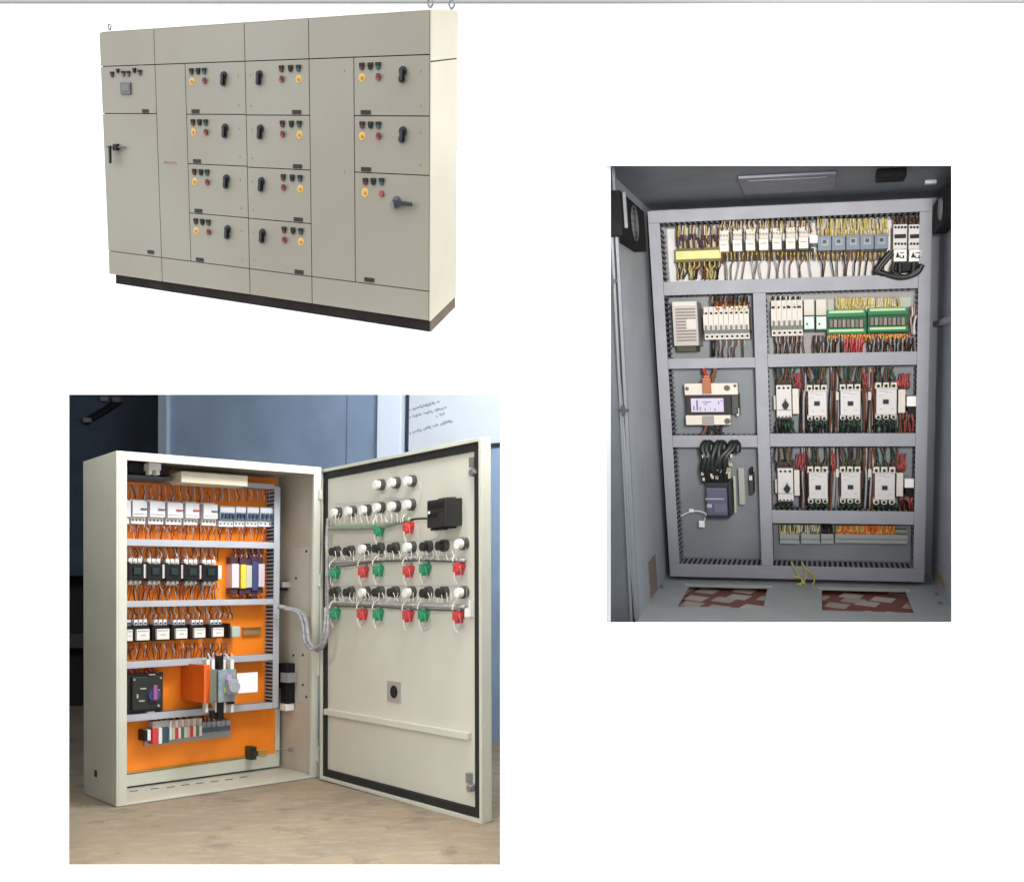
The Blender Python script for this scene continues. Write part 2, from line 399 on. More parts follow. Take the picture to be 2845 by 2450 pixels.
# row 1 : large breakers + small ones
wA = wp+.006
WC = dict(red=mat('wire_red', (.42, .03, .02), .45), org=mat('wire_orange', (.75, .16, .02), .45), wht=mat('wire_white', (.72, .66, .6), .45),
          blk=mat('wire_black', (.015, .015, .015), .45), yel=mat('wire_yellow', (.55, .45, .14), .45), grn=mat('wire_green', (.02, .075, .035), .45),
          gry=mat('wire_grey', (.36, .36, .38), .5), pnk=mat('wire_pink', (.50, .16, .19), .5), blu=mat('wire_blue', (.04, .06, .22), .5), brn=mat('wire_brown', (.16, .06, .03), .5))
def rand_wires(fr, par, x0, x1, y0, y1, w, n, cols, spread=6, r=.0018, seed=0, name='wire_bundle'):
    """n wires per colour running from device row y0 to duct y1"""
    R_ = random.Random(seed)
    for cidx, col in enumerate(cols):
        items = []
        for k in range(n):
            x = x0+(x1-x0)*((k+.5+cidx/len(cols)*.9-.3)/n)+R_.uniform(-1.5, 1.5)
            xe = x+R_.uniform(-spread, spread)
            a = fr.uv(x, y0, w); b = fr.uv(xe, y1, w); mx = fr.uv((x+xe)/2+R_.uniform(-spread, spread)*.5, (y0+y1)/2, w)
            items.append([(a[0], a[1], w-.006), (a[0]+R_.uniform(-.001, .001), a[1]*.72+b[1]*.28, w-.004+R_.uniform(-.004, .010)), (mx[0], mx[1], w-.006+R_.uniform(-.012, .012)), (b[0], b[1], w-.012)])
        wirebunch(fr, par, items, WC[col], name, r)
wf = wp+.055
lever_dk = mat('lever_dark', (.10, .10, .13), .4); lever_rd = mat('lever_red', (.45, .05, .07), .4)
shade_bl = mat('blue_grey_plastic', (.33, .40, .47), .4)
for i, (x0, x1) in enumerate(((352, 364), (369, 409), (417, 459), (466, 509), (516, 554), (566, 605))):
    dy = [0, 0, 2, 5, 6, 9][i]
    r = fb.R(x0, 1386+dy, x1, 1455+dy*.5, wf)
    b = MB(fb).rb(sub(r, 0, .06, 1, .72), wp, wf).build('motor_breaker', whiteM, tB, .003)
    mb = MB(fb).rb(sub(r, 0, -.02, 1, .06), wp, wf-.02); mb.rb(sub(r, 0, .72, 1, 1), wp, wf-.014); mb.split('terminal_block', whiteW, b, .002)
    if i:
        mb = MB(fb)
        for q in range(4): mb.cyl(r[0]+(q+.5)*(r[1]-r[0])/4, r[2]+(r[3]-r[2])*.16, .0032, wf-.0138, wf-.012, 8)
        mb.build('terminal_screws', greyM, b)
        MB(fb).rb(sub(r, .55, .36, .95, .43), wf, wf+.004).build('lever', lever_rd if i in (3, 4) else lever_dk, b)
        MB(fb).rb(sub(r, .08, .60, .92, .62), wf, wf+.0006).build('body_groove', greyM, b)
for i, (x0, x1, n) in enumerate(((612, 652, 4), (655, 683, 3), (687, 719, 3), (723, 759, 3))):
    r = fb.R(x0, 1405+i, x1, 1463, wf-.008)
    b = MB(fb).rb(sub(r, 0, 0, 1, .66), wp, wf-.008).build('circuit_breaker', shade_bl, tB, .003)
    MB(fb).rb(sub(r, 0, .68, 1, 1), wp, wf-.018).rb(sub(r, 0, .06, 1, .30), wf-.008, wf-.0065).split('terminal_block', whiteM, b, .001)
    mb = MB(fb)
    for q in range(n):
        rr = sub(r, (q+.25)/n, .36, (q+.75)/n, .62); mb.rb(rr, wf-.008, wf+.003)
    mb.build('lever', mat('lever_navy', (.03, .06, .12), .4), b)
    mb = MB(fb)
    for q in range(n): mb.cyl(r[0]+(q+.5)*(r[1]-r[0])/n, r[2]+(r[3]-r[2])*.14, .0028, wf-.0178, wf-.016, 8)
    mb.build('terminal_screws', lever_dk, b)
wm = wp+.030
rand_wires(fb, tB, 360, 755, 1392, 1345, wm, 15, ('org', 'brn', 'gry'), 5, .0013, 1)
rand_wires(fb, tB, 362, 752, 1392, 1350, wm, 20, ('wht',), 3, .0012, 71)
rand_wires(fb, tB, 360, 755, 1455, 1500, wm, 12, ('org', 'gry', 'red', 'blk'), 6, .0013, 2)
rand_wires(fb, tB, 362, 752, 1455, 1478, wm, 22, ('wht',), 3, .0013, 72)
# row 2 : black contactors
def contactor_black(xc, y0, y1, hw=23):
    r = fb.R(xc-hw, y0-3, xc+hw, y1+5, wf)
    b = MB(fb).prism([(r[0], r[2]+.1*(r[3]-r[2])), (r[1]-.003, r[2]+.1*(r[3]-r[2])), (r[1]-.003, r[3]-.12*(r[3]-r[2])), (r[0]+.012, r[3]-.12*(r[3]-r[2])), (r[0], r[3]-.02*(r[3]-r[2]))], wp, wf).build('contactor', blackM, tB, .003)
    mb = MB(fb)
    for q in range(3): mb.rb(sub(r, .1+q*.28, -.16, .32+q*.28, .08), wp, wf-.012)
    mb.split('terminal_lug', whiteW, b, .001)
    mb = MB(fb)
    for q in range(3):
        u = r[0]+(r[1]-r[0])*(.2+q*.28); mb.cyl(u, r[3]-(r[3]-r[2])*.02, .0035, wf-.012, wf-.009, 8); mb.cyl(u, r[2]+.02*(r[3]-r[2]), .0045, wp+.02, wf-.008, 8)
    mb.build('terminal_screws', mat('terminal_metal', (.5, .52, .48), .3, metal=.3), b)
    MB(fb).rb(sub(r, .28, .30, .70, .62), wf, wf+.005).build('coil_button', mat('dark_green_plastic', (.012, .028, .022), .4), b, .001)
    rr = sub(r, .80, .12, 1.22, .80)
    MB(fb).rb(rr, wp, wf-.008).build('auxiliary_block', whiteW, b, .002)
    rr = sub(r, .15, .86, .8, 1.12)
    MB(fb).rb(rr, wp, wf-.018).build('lower_terminal', mat('terminal_translucent', (.5, .5, .46), .3), b, .001)
for i, xc in enumerate((380, 432, 484, 535, 586)):
    contactor_black(xc, 1562+i*1.0, 1612+i*.6)
rand_wires(fb, tB, 358, 610, 1560, 1520, wm, 10, ('gry', 'wht', 'brn', 'blk'), 9, .0015, 3)
rand_wires(fb, tB, 358, 610, 1616, 1668, wm, 11, ('red', 'brn', 'blk', 'gry'), 9, .0015, 4)
for x0, x1, y0, y1, m, nm in ((645, 664, 1566, 1632, mat('pale_pink', (.78, .62, .66), .4), 'fuse_holder'), (670, 684, 1568, 1634, mat('fuse_yellow', (.80, .58, .05), .4), 'fuse_holder'), (685, 700, 1570, 1632, mat('pale_green_grey', (.5, .5, .42), .4), 'fuse_holder'),
                              (702, 717, 1560, 1640, mat('navy_plastic', (.05, .06, .17), .4), 'fuse_holder'), (719, 735, 1566, 1630, mat('pale_lilac', (.58, .5, .58), .4), 'fuse_holder')):
    r = fb.R(x0, y0, x1, y1, wf-.012)
    b = MB(fb).rb(r, wp, wf-.012).build(nm, m, tB, .002)
    MB(fb).rb(sub(r, .0, -.28, 1, -.01), wp, wf-.022).rb(sub(r, 0, 1.01, 1, 1.26), wp, wf-.022).split('fuse_cap', mat('cap_plum', (.06, .03, .05), .4), b, .001)
rand_wires(fb, tB, 645, 735, 1550, 1522, wm, 5, ('red', 'wht', 'blu', 'org'), 4, .0018, 5)
rand_wires(fb, tB, 645, 735, 1648, 1666, wm, 5, ('red', 'brn', 'org'), 3, .0018, 6)
# row 3 : contactors with white faces
def contactor_white(x0, x1, y0, y1):
    r = fb.R(x0, y0, x1, y1, wf)
    b = MB(fb).rb(sub(r, -.22, -.42, 1.10, 1.14), wp, wf-.014).build('contactor', blackM, tB, .003)
    MB(fb).rb(r, wf-.0138, wf).build('contactor_face', whiteW, b, .003)
    MB(fb).rb(sub(r, .08, .1, .92, .22), wf, wf+.0006).rb(sub(r, .3, .5, .7, .6), wf, wf+.0006).build('face_marking', mat('pale_green_ink', (.35, .42, .36), .5), b)
    mb = MB(fb)
    for q in range(3): mb.rb(sub(r, -.1+q*.36, -.86, .16+q*.36, -.36), wp, wf-.010)
    mb.split('terminal_lug', whiteM, b, .002)
    mb = MB(fb)
    for q in range(3): mb.cyl(r[0]+(r[1]-r[0])*(.03+q*.36), r[3]+(r[3]-r[2])*.52, .0034, wf-.010, wf-.008, 8)
    mb.build('terminal_screws', slotM, b)
for i, (x0, x1) in enumerate(((353, 369), (380, 416), (436, 471), (489, 521), (540, 571), (592, 622))):
    contactor_white(x0, x1, 1749-i*1.0, 1780-i*2.4)
r = fb.R(645, 1740, 668, 1769, wf)
b = MB(fb).rb(r, wp, wf).build('auxiliary_block', mat('pale_green_plastic', (.42, .5, .44), .4), tB, .006)
MB(fb).rb(sub(r, -.25, -.3, -.02, 1.1), wp, wf-.012).build('block_end', blackM, b)
r = fb.R(677, 1742, 728, 1762, wp+.012)
rail = MB(fb).rb(r, wp, wp+.006).rb(sub(r, 0, 0, 1, .12), wp+.006, wp+.014).rb(sub(r, 0, .88, 1, 1), wp+.006, wp+.014).build('mounting_rail', mat('tan_rail', (.42, .26, .10), .4, metal=.4), tB)
rand_wires(fb, tB, 356, 650, 1718, 1683, wm, 10, ('gry', 'brn', 'wht', 'blk'), 10, .0015, 7)
rand_wires(fb, tB, 356, 640, 1786, 1832, wm, 11, ('blk', 'red', 'brn', 'gry'), 10, .0015, 8)
# row 4 : black transformer, orange guard, main breaker, white card
r = fb.R(353, 1872, 453, 1976, wf-.02)
b = MB(fb).rb(r, wp, wf-.02).build('rotary_changeover_unit', mat('black_housing', (.02, .022, .02), .45, noise=.4, nscale=30), tB, .004)
MB(fb).rb(sub(r, .1, .08, .92, .9), wf-.0198, wf-.006).build('housing_front', mat('black_green', (.022, .028, .024), .35), b, .004)
mb = MB(fb)
for fx, fy, a_, b_ in ((.12, .12, .04, .04), (.55, .03, .16, .025), (.30, .36, .16, .03), (.26, .66, .16, .03), (.50, .96, .2, .03), (.78, .80, .05, .05), (.85, .12, .04, .04), (.2, .5, .04, .10), (.78, .42, .06, .03)):
    mb.rb(sub(r, fx, fy, fx+a_, fy+b_), wf-.02, wf-.001)
mb.build('terminal_screws', mat('terminal_metal', (0, 0, 0)), b)
mb = MB(fb).cyl(r[0]+(r[1]-r[0])*.68, r[2]+(r[3]-r[2])*.45, .022, wf-.006, wf+.006, 18, .018); mb.build('rotary_cam', mat('navy_plastic', (0, 0, 0)), b)
MB(fb).rb(sub(r, .62, .30, .72, .66), wf+.006, wf+.012).build('cam_indicator', mat('violet_red', (.32, .10, .28), .4), b)
rand_wires(fb, tB, 360, 440, 1872, 1852, wm, 6, ('red', 'pnk'), 8, .002, 9)
wg = wp+.19
gl = fb.uv(503, 1855, wp)[0]; g_r = fb.R(520, 1856, 566, 1950, wg)
p = [fb.pt(u, v, w) for u, w in ((gl, wp+.004), (g_r[1], wp+.004), (gl+.006, wg), (g_r[1], wg)) for v in (g_r[2], g_r[3])]
gu = fb.uv(501, 1900, wp)[0]; gw = fb.at_u(567, 1900, gu)[1]; g_r = fb.R(520, 1850, 566, 1953, gw); wg = gw
MB(fb).box(gu, gu+.006, g_r[2], g_r[3], wp, gw).box(gu+.006, gu+.02, g_r[2], g_r[3], gw-.006, gw).build('breaker_guard', mat('orange_guard', (.80, .12, .008), .3, noise=.05), tB, .002)
r = fb.R(600, 1862, 656, 1947, wg-.01)
brk = MB(fb).rb(sub(r, .12, 0, 1, 1), wp, wg-.01).build('main_breaker', mat('breaker_grey', (.24, .30, .33), .4, noise=.2, nscale=20), tB, .004)
MB(fb).rb(fb.R(572, 1858, 590, 1952, wg), wp, wg).rb(fb.R(590, 1860, 602, 1946, wg-.012), wp, wg-.012).build('breaker_bracket', mat('olive_grey_metal', (.2, .22, .17), .35, metal=.3), brk, .002)
q = sub(r, .45, .3, .95, .75)
MB(fb).rb(q, wg-.0098, wg+.012).cyl((q[0]+q[1])/2, (q[2]+q[3])/2, .018, wg+.012, wg+.022, 16).build('breaker_handle', mat('handle_grey', (.32, .33, .36), .35), brk, .003)
MB(fb).rb(sub(r, .5, .15, .75, .3), wg-.0098, wg-.006).build('breaker_label', mat('lilac_label', (.42, .3, .5), .5), brk)
MB(fb).rb(sub(r, .38, .55, .5, .7), wg-.0098, wg-.005).build('reset_button', mat('lime_button', (.4, .55, .15), .5), brk)
mb = MB(fb)
for x in (578, 592, 622, 645): mb.rb(fb.R(x-4, 1832, x+5, 1866, wg-.03), wg-.06, wg-.03)
for x in (574, 601, 624, 645): mb.rb(fb.R(x-3, 1944, x+4, 1978, wg-.03), wg-.05, wg-.03)
mb.split('breaker_terminal', whiteW, brk, .001)
mb = MB(fb)
mb.rb(fb.R(608, 1822, 621, 1858, wg-.02), wg-.05, wg-.02); mb.rb(fb.R(606, 1948, 622, 1996, wg-.02), wg-.05, wg-.02); mb.rb(fb.R(588, 1975, 606, 1994, wg-.03), wg-.05, wg-.03); mb.rb(fb.R(632, 1944, 652, 1955, wg-.02), wg-.05, wg-.02)
mb.split('breaker_busbar', blackM, brk, .002)
rand_wires(fb, brk, 570, 655, 1838, 1815, wm+.03, 5, ('brn', 'gry', 'wht'), 6, .0022, 19)
cr = fb.R(657, 1870, 714, 1921, wg-.016)
MB(fb).rb(cr, wg-.016, wg-.012).build('white_card', mat('white_card', (.86, .86, .9), .6), tB)
# row 5 : terminal strip
wt = wp+.05
def tb(x0, x1, y0, y1, m, nm='terminal_block', w=wt, lab=None):
    return MB(fb).rb(fb.R(x0, y0, x1, y1, w), wp, w).build(nm, m, strip, .002)
rr = fb.R(402, 2022, 640, 2046, wp+.012)
strip = MB(fb).rb(rr, wp, wp+.012).build('terminal_strip', mat('rail_zinc', (.4, .4, .42), .35, metal=.5), tB)
tb(401, 409, 2029, 2058, blackM, 'end_clamp'); tb(410, 419, 2027, 2056, whiteM, 'end_clamp')
b = tb(424, 440, 2024, 2066, redB); tb(441, 451, 2022, 2064, mat('warm_white_plastic', (0, 0, 0))); tb(452, 469, 2020, 2062, mat('teal_dark', (.03, .09, .13), .4))
MB(fb).rb(fb.R(424, 2004, 469, 2022, wt-.012), wp, wt-.012).build('terminal_top', mat('pale_grey_cream', (.5, .5, .46), .5), strip)
cols = [whiteW, mat('terminal_cream', (.6, .55, .42), .4), redB, whiteW, mat('dull_green', (.12, .2, .1), .4)]
x = 471
i = 0
while x < 560:
    tb(x, x+7.4, 2023-(x-471)*.10, 2054-(x-471)*.14, cols[i % 5]); MB(fb).rb(fb.R(x, 2001-(x-471)*.08, x+7, 2021-(x-471)*.1, wt-.012), wp, wt-.012).build('terminal_top', (whiteW, mat('pale_rose', (.62, .45, .42), .5))[i % 2], strip); x += 8.3; i += 1
mb = MB(fb)
for k in range(6): mb.rb(fb.R(562+k*13.2, 2006-k*1.2, 573.5+k*13.2, 2040-k*1.8, wt-.006), wp, wt-.006)
mb.build('disconnect_terminals', mat('terminal_grey', (.30, .32, .36), .45), strip, .001)
MB(fb).rb(fb.R(562, 2023, 640, 2027, wt), wt-.006, wt).build('marker_strip', mat('dark_blue_grey', (.08, .1, .14), .4), strip)
rand_wires(fb, tB, 430, 600, 2004, 1990, wm, 14, ('red', 'wht', 'brn'), 4, .0018, 10)
r = fb.R(700, 2076, 717, 2110, wp+.05)
MB(fb).rb(r, wp, wp+.04).rb(sub(r, .1, .3, .9, .7), wp+.04, wp+.055).build('earth_clamp', mat('dark_green_plastic', (0, 0, 0)), tB, .003)
mb = MB(fb)
for k in range(6):
    a = fb.uv(718+k*4, 2085-k+random.uniform(-3, 3), wp+.04); b_ = fb.uv(724+k*4, 2104+random.uniform(-4, 4), wp+.03)
    mb.tube([(a[0], a[1], wp+.04), (b_[0], b_[1], wp+.02)], .0018, 5)
mb.build('earth_wires', WC['yel'], tB)
mb = MB(fb)
a = fb.uv(353, 2150, wp+.02); b_ = fb.uv(700, 2102, wp+.02)
mb.tube([(a[0], a[1], wp+.004), (b_[0], b_[1], wp+.004)], .004, 6); mb.build('earth_cable', mat('olive_wire', (.28, .17, .02), .5), tB)
# inside of the right wall
us = WB-th
def sidebox(x0, y0, x1, y1, th_, m, name, par, bev=.001):
    v0_, w0_ = fb.at_u(x0, y1, us); v1_, w1_ = fb.at_u(x1, y0, us)
    return MB(fb).box(us-th_, us-.0002, min(v0_, v1_), max(v0_, v1_), min(w0_, w1_), max(w0_, w1_)).build(name, m, par, bev)
MB(fb).box(us-.0012, us-.0002, th, 1-th, -DB+.008, -.014).build('wall_liner', creamD, tB)
sp = sidebox(803, 1519, 862, 1946, .003, mat('liner_plate', (.52, .5, .42), .5), 'side_plate', tB)
us_ = us; us = us-.003
lim = sidebox(789, 1842, 820, 1908, .03, blackM, 'door_limit_switch', tB, .003)
sidebox(803, 1908, 820, 1950, .03, blackM, 'switch_body', lim, .003)
sidebox(806, 1868, 828, 1892, .036, mat('switch_grey', (.3, .3, .3), .4), 'switch_arm', lim, .002)
sidebox(799, 1953, 818, 1970, .03, mat('white_bulb', (.85, .83, .8), .3), 'switch_plunger', lim, .006)
s2 = sidebox(780, 1614, 800, 1640, .03, blackM, 'side_switch', tB, .004)
sidebox(798, 1616, 808, 1632, .03, mat('switch_grey', (0, 0, 0)), 'switch_head', s2, .003)
mb = MB(fb)
for x, y in ((823, 1606), (852, 1531), (816, 1820), (842, 1819), (842, 1902), (852, 1935)):
    v_, w_ = fb.at_u(x, y, us); mb.box(us-.002, us, v_-.004, v_+.004, w_-.004, w_+.004)
mb.split('wall_screw', slotM, tB)
a = fb.at_u(770, 2084, us); b_ = fb.at_u(822, 2080, us)
MB(fb).tube([(us-.02, a[0], a[1]), (us-.02, b_[0], b_[1])], .0016, 6).tube([(us-.02, b_[0], b_[1]-.004), (us-.02, b_[0], b_[1]+.008)], .008, 8).build('door_stay', mat('stay_grey', (.2, .2, .18), .4), tB)
# lamp, vent and socket under the roof
r = fb.R(488, 1300, 672, 1329, -.10)
MB(fb).box(r[0], r[1], iv1-.045, iv1-.012, -.14, -.06).build('cabinet_lamp', mat('warm_lamp_cover', (.66, .60, .46), .35), tB, .004)
r = fb.R(414, 1284, 448, 1319, -.06)
so = MB(fb).rb(sub(r, 0, 0, 1, .62), -.10, -.06).rb(sub(r, .05, .62, .35, 1), -.09, -.065).rb(sub(r, .65, .62, .95, 1), -.09, -.065).build('white_socket', whiteW, tB, .003)
r = fb.R(358, 1284, 470, 1322, -.12)
MB(fb).rb(r, -.2, -.12).build('cabinet_fan', blackM, tB, .004)
r = fb.R(357, 1318, 480, 1334, -.10)
MB(fb).rb(r, -.2, -.10).build('fan_tray', mat('slate_dark', (.05, .07, .08), .4), tB)
# ------------------------------------------------------------------ the door (inner face towards the viewer)
thk = .022
nt_ = fd.ew.normalized()
door = MB(fd).box(0, WD, 0, 1, -thk, -.004).build('door', cream, tB, .004)
mb = MB(fd); e_ = .010
for a, b, c1_, d1_ in ((0, e_, 0, 1), (WD-e_*1.1, WD, 0, 1), (e_, WD-e_*1.1, 1-e_, 1), (e_, WD-e_*1.1, 0, e_)): mb.box(a, b, c1_, d1_, -.004, .012)
mb.build('door_edge', cream, door, .002)
gi = (fd.uv(910, 1700)[0], fd.uv(1323, 1700)[0], .5*(fd.uv(911, 2138)[1]+fd.uv(1319, 2241)[1]), .5*(fd.uv(910, 1326)[1]+fd.uv(1325, 1256)[1]))
go = (e_+.0004, WD-e_*1.1-.0004, e_+.0004, 1-e_-.0004)
mb = MB(fd)
mb.box(go[0], gi[0], go[2], go[3], -.004, .006); mb.box(gi[1], go[1], go[2], go[3], -.004, .006); mb.box(gi[0], gi[1], gi[3], go[3], -.004, .006); mb.box(gi[0], gi[1], go[2], gi[2], -.004, .006)
mb.build('door_gasket', gask, door, .002)
MB(fd).box(gi[0]+.001, gi[1]-.001, gi[2]+.001, gi[3]-.001, -.004, -.001).build('door_liner', mat('door_inner_coat', (.58, .575, .49), .4, noise=.04, nscale=2, bump=.05, bscale=100), door)
def dpos(x, y): return fd.uv(x, y, .02)
wh = []
bz = mat('dark_bezel', (.06, .06, .055), .4); lampW = mat('lamp_holder_white', (.80, .80, .76), .3)
def lampholder(x, y, m):
    u, v = dpos(x, y)
    o = MB(fd).cyl(u, v, .0172, -.001, .014, 16, .0165).build('lamp_holder' if m is lampW else 'selector_body', bz, door)
    MB(fd).cyl(u, v, .0132, .014, .029, 16, .0125).build('holder_cap', m, door)
A_ = [(1049, 1346.5), (1091, 1341), (1135, 1336)]
B_ = [(930, 1424), (970, 1420.5), (1010.6, 1417), (1049, 1410), (1091, 1407), (1133, 1402)]
for x, y in A_+B_: lampholder(x-2, y, lampW)
xs = [927, 966, 1009, 1047, 1089, 1134, 1180, 1224, 1278]
pat = 'bbwbbwbbw'
blk2 = mat('selector_black', (.02, .02, .022), .35)
for row, ys in ((0, (1532, 1531, 1525, 1523, 1523, 1520, 1518, 1516, 1511)), (1, (1645, 1645, 1646, 1645, 1645, 1646, 1647, 1646, 1646))):
    for x, y, p in zip(xs, ys, pat): lampholder(x-2, y, lampW if p == 'w' else blk2)
def contact(x, y, m):
    u, v = dpos(x, y)
    o = MB(fd).box(u-.009, u+.009, v-.012, v+.012, -.001, .026).build('contact_block', m, door, .0015)
    MB(fd).box(u-.0145, u+.0145, v-.002, v+.009, -.001, .018).build('contact_wing', m, door, .0015)
    MB(fd).box(u-.006, u+.005, v-.021, v-.0125, -.001, .020).build('contact_tail', m, door, .0015)
    MB(fd).box(u-.0065, u+.0065, v+.0125, v+.020, .0, .014).build('contact_top', mat('clip_grey_green', (.25, .30, .27), .4), door, .001)
    MB(fd).tube(spline([(u+.008, v+.005, .018), (u+.018, v-.006, .02), (u+.014, v-.03, .016), (u-.006, v-.036, .012), (u-.016, v-.018, .012), (u-.013, v-.002, .014)], 5), .0008, 4).build('contact_loop', WC['gry'], door, smooth=True)
    MB(fd).cyl(u-.004, v+.004, .0022, .0262, .028, 8).cyl(u+.004, v+.004, .0022, .0262, .028, 8).build('contact_screws', mat('latch_steel', (.34, .35, .34), .3, metal=.7), door)
    MB(fd).tube(spline([(u-.003, v+.016, .03), (u-.004, v+.030, .026), (u-.001, v+.045, .010)], 4), .0016, 5).tube(spline([(u+.004, v-.015, .03), (u+.006, v-.034, .03), (u+.002, v-.045, .02), (u-.004, v-.03, .02)], 4), .0009, 5).build('contact_wires', WC['wht'], door)
for x, y, m in ((1046, 1471, greenM), (1128, 1463, redB)): contact(x, y, m)
for x, y, m in ((924, 1590, greenM), (1003, 1586, redB), (1044, 1583, greenM), (1128, 1584, redB), (1174, 1579, greenM), (1268, 1576, redB)): contact(x, y, m)
for x, y, m in ((925, 1703, greenM), (1000, 1704, redB), (1044, 1705, greenM), (1127, 1708, redB), (1170, 1707, greenM), (1267, 1710, redB)): contact(x, y, m)
# meter housing at the back of the door
r = (fd.uv(1190, 1430, .05)[0], fd.uv(1284, 1430, .0)[0], fd.uv(1235, 1463, .05)[1], fd.uv(1235, 1385, .05)[1])
mh = MB(fd).rb(r, -.001, .055).build('meter_housing', mat('meter_black', (.018, .018, .018), .35), door, .006)
MB(fd).rb(sub(r, .1, 1.005, .35, 1.1), .005, .05).rb(sub(r, .55, 1.005, .8, 1.07), .005, .05).rb(sub(r, -.1, .45, -.005, .62), .01, .045).rb(sub(r, .12, .46, .5, .62), .0552, .060).rb(sub(r, .08, .1, .92, .3), .0552, .058).rb(sub(r, .2, -.06, .7, -.005), 0, .03).build('meter_clip', blackM, door, .003)
MB(fd).cyl(r[0]+.25*(r[1]-r[0]), r[2]+.55*(r[3]-r[2]), .004, .062, .065, 8).rb(sub(r, .12, 1.02, .22, 1.16), .02, .04).build('meter_terminal', lampW, door)
# conduits and loops on the door
def dpath(pts, w=.02): return [(*fd.uv(x, y, w), w) for x, y in pts]
cg = mat('spiral_wrap_grey', (.40, .40, .38), .6, noise=.25, nscale=60, bump=.6, bscale=150); cgr = mat('spiral_wrap_green', (.26, .32, .22), .6, noise=.25, nscale=60)
def conduit(pts, w, r, m, name='cable_wrap'):
    MB(fd).tube(spline(dpath(pts, w), 8), r, 8).build(name, m, door, smooth=True)
conduit([(912, 1466), (960, 1466), (1020, 1464), (1070, 1458), (1110, 1448), (1140, 1443)], .012, .008, cgr)
conduit([(1140, 1444), (1160, 1441), (1186, 1440)], .012, .003, WC['blk'], 'meter_cable')
for dy in (0, 113):
    conduit([(912, 1562+dy*1.0), (985, 1558+dy*1.02), (1060, 1553+dy*1.05), (1140, 1549+dy*1.07), (1220, 1552+dy*1.08), (1292, 1556+dy*1.08)] if dy == 0 else [(912, 1672), (1000, 1675), (1100, 1679), (1200, 1682), (1290, 1685)], .011, .0048, cg)
    conduit([(912, 1573), (960, 1572), (1030, 1562), (1140, 1557), (1292, 1561)] if dy == 0 else [(930, 1684), (1050, 1686), (1150, 1692), (1290, 1696)], .009, .0022, mat('conduit_dark', (.08, .08, .07), .6), 'cable_tie_line')
conduit([(912, 1440), (908, 1500), (909, 1560), (908, 1640), (908, 1700), (904, 1745)], .018, .006, cg)
mb = MB(fd)
for pts in ([(1145, 1312), (1163, 1330), (1172, 1365), (1165, 1400), (1150, 1425)], [(1085, 1314), (1105, 1312), (1120, 1325), (1125, 1350)], [(930, 1400), (1000, 1396), (1080, 1390), (1130, 1385)], [(1160, 1455), (1162, 1480), (1166, 1505)], [(1230, 1470), (1215, 1492), (1200, 1500)], [(1290, 1490), (1298, 1560), (1296, 1680)],
            [(1190, 1700), (1202, 1715), (1190, 1745), (1174, 1748), (1180, 1720)], [(1270, 1722), (1282, 1740), (1276, 1752)], [(930, 1628), (1000, 1627), (1270, 1628)], [(1010, 1510), (1100, 1505), (1270, 1498)], [(1075, 1360), (1060, 1380), (1110, 1384)]):
    mb.tube(spline(dpath(pts, .008), 6), .0009, 4)
mb.build('control_wires', WC['gry'], door)
mb = MB(fd)
R_ = random.Random(5)
for yb, n in ((1544, 26), (1660, 26), (1440, 14)):
    for k in range(n):
        x = 930+k*(350 if n == 26 else 200)/n+R_.uniform(-3, 3)
        mb.tube(spline(dpath([(x, yb-14), (x+R_.uniform(-5, 5), yb), (x+R_.uniform(-6, 6), yb+12)], .022), 4), .0012, 4)
mb.build('holder_wires', WC['wht'], door, kind='stuff')
# stiffening rib, hole with frame, latches, bracket
a = fd.uv(903, 1966, .004); b_ = fd.uv(903, 1984, .004); c1_ = fd.uv(1306, 2036, .004); d1_ = fd.uv(1306, 2052, .004)
vv = ((a[1]+c1_[1])/2, (b_[1]+d1_[1])/2)
MB(fd).box(gi[0]-.004, c1_[0], vv[1], vv[0], -.001, .012).build('stiffening_rib', mat('door_inner_coat', (0, 0, 0)), door, .002)
r = (fd.uv(1078, 1920)[0], fd.uv(1114, 1920)[0], fd.uv(1095, 1949)[1], fd.uv(1095, 1892)[1])
MB(fd).rb(r, -.001, .003).build('handle_plate', mat('plate_zinc', (.42, .41, .40), .35, metal=.3), door)
MB(fd).cyl((r[0]+r[1])/2+.002, (r[2]+r[3])/2, .0185, .003, .0045, 20).build('handle_hole', mat('hole_black', (.008, .006, .006), .9), door)
for (x, y, x2, y2) in ((1308, 1283, 1314, 1313), (1299, 2160, 1308, 2188)):
    u, v = fd.uv(x, y, .01); u2, v2 = fd.uv(x2, y2, .01)
    MB(fd).box(u-.009, u+.009, v-.014, v+.012, -.001, .010).cyl(u2, v2, .010, -.001, .018, 10).box(min(u, u2), max(u, u2)+.012, v2-.004, v2+.004, .004, .012).build('door_latch', mat('latch_steel', (.34, .35, .34), .3, metal=.7), door, .001)
u, v = fd.uv(1300, 1690, .01)
MB(fd).box(u-.012, u+.012, v-.022, v+.0, -.001, .012).box(u+.006, u+.012, v, v+.022, -.001, .012).build('cable_bracket', lampW, door)
# hinges on the cabinet rim
for y0_, y1_ in ((1362, 1385), (1594, 1628), (1811, 1875), (2075, 2112)):
    a = fb.uv(886, y0_, .003); b_ = fb.uv(886, y1_, .003)
    MB(fb).tube([(WB-.004, b_[1], .004), (WB-.004, a[1], .004)], .0062, 10).build('hinge', cream, tB)
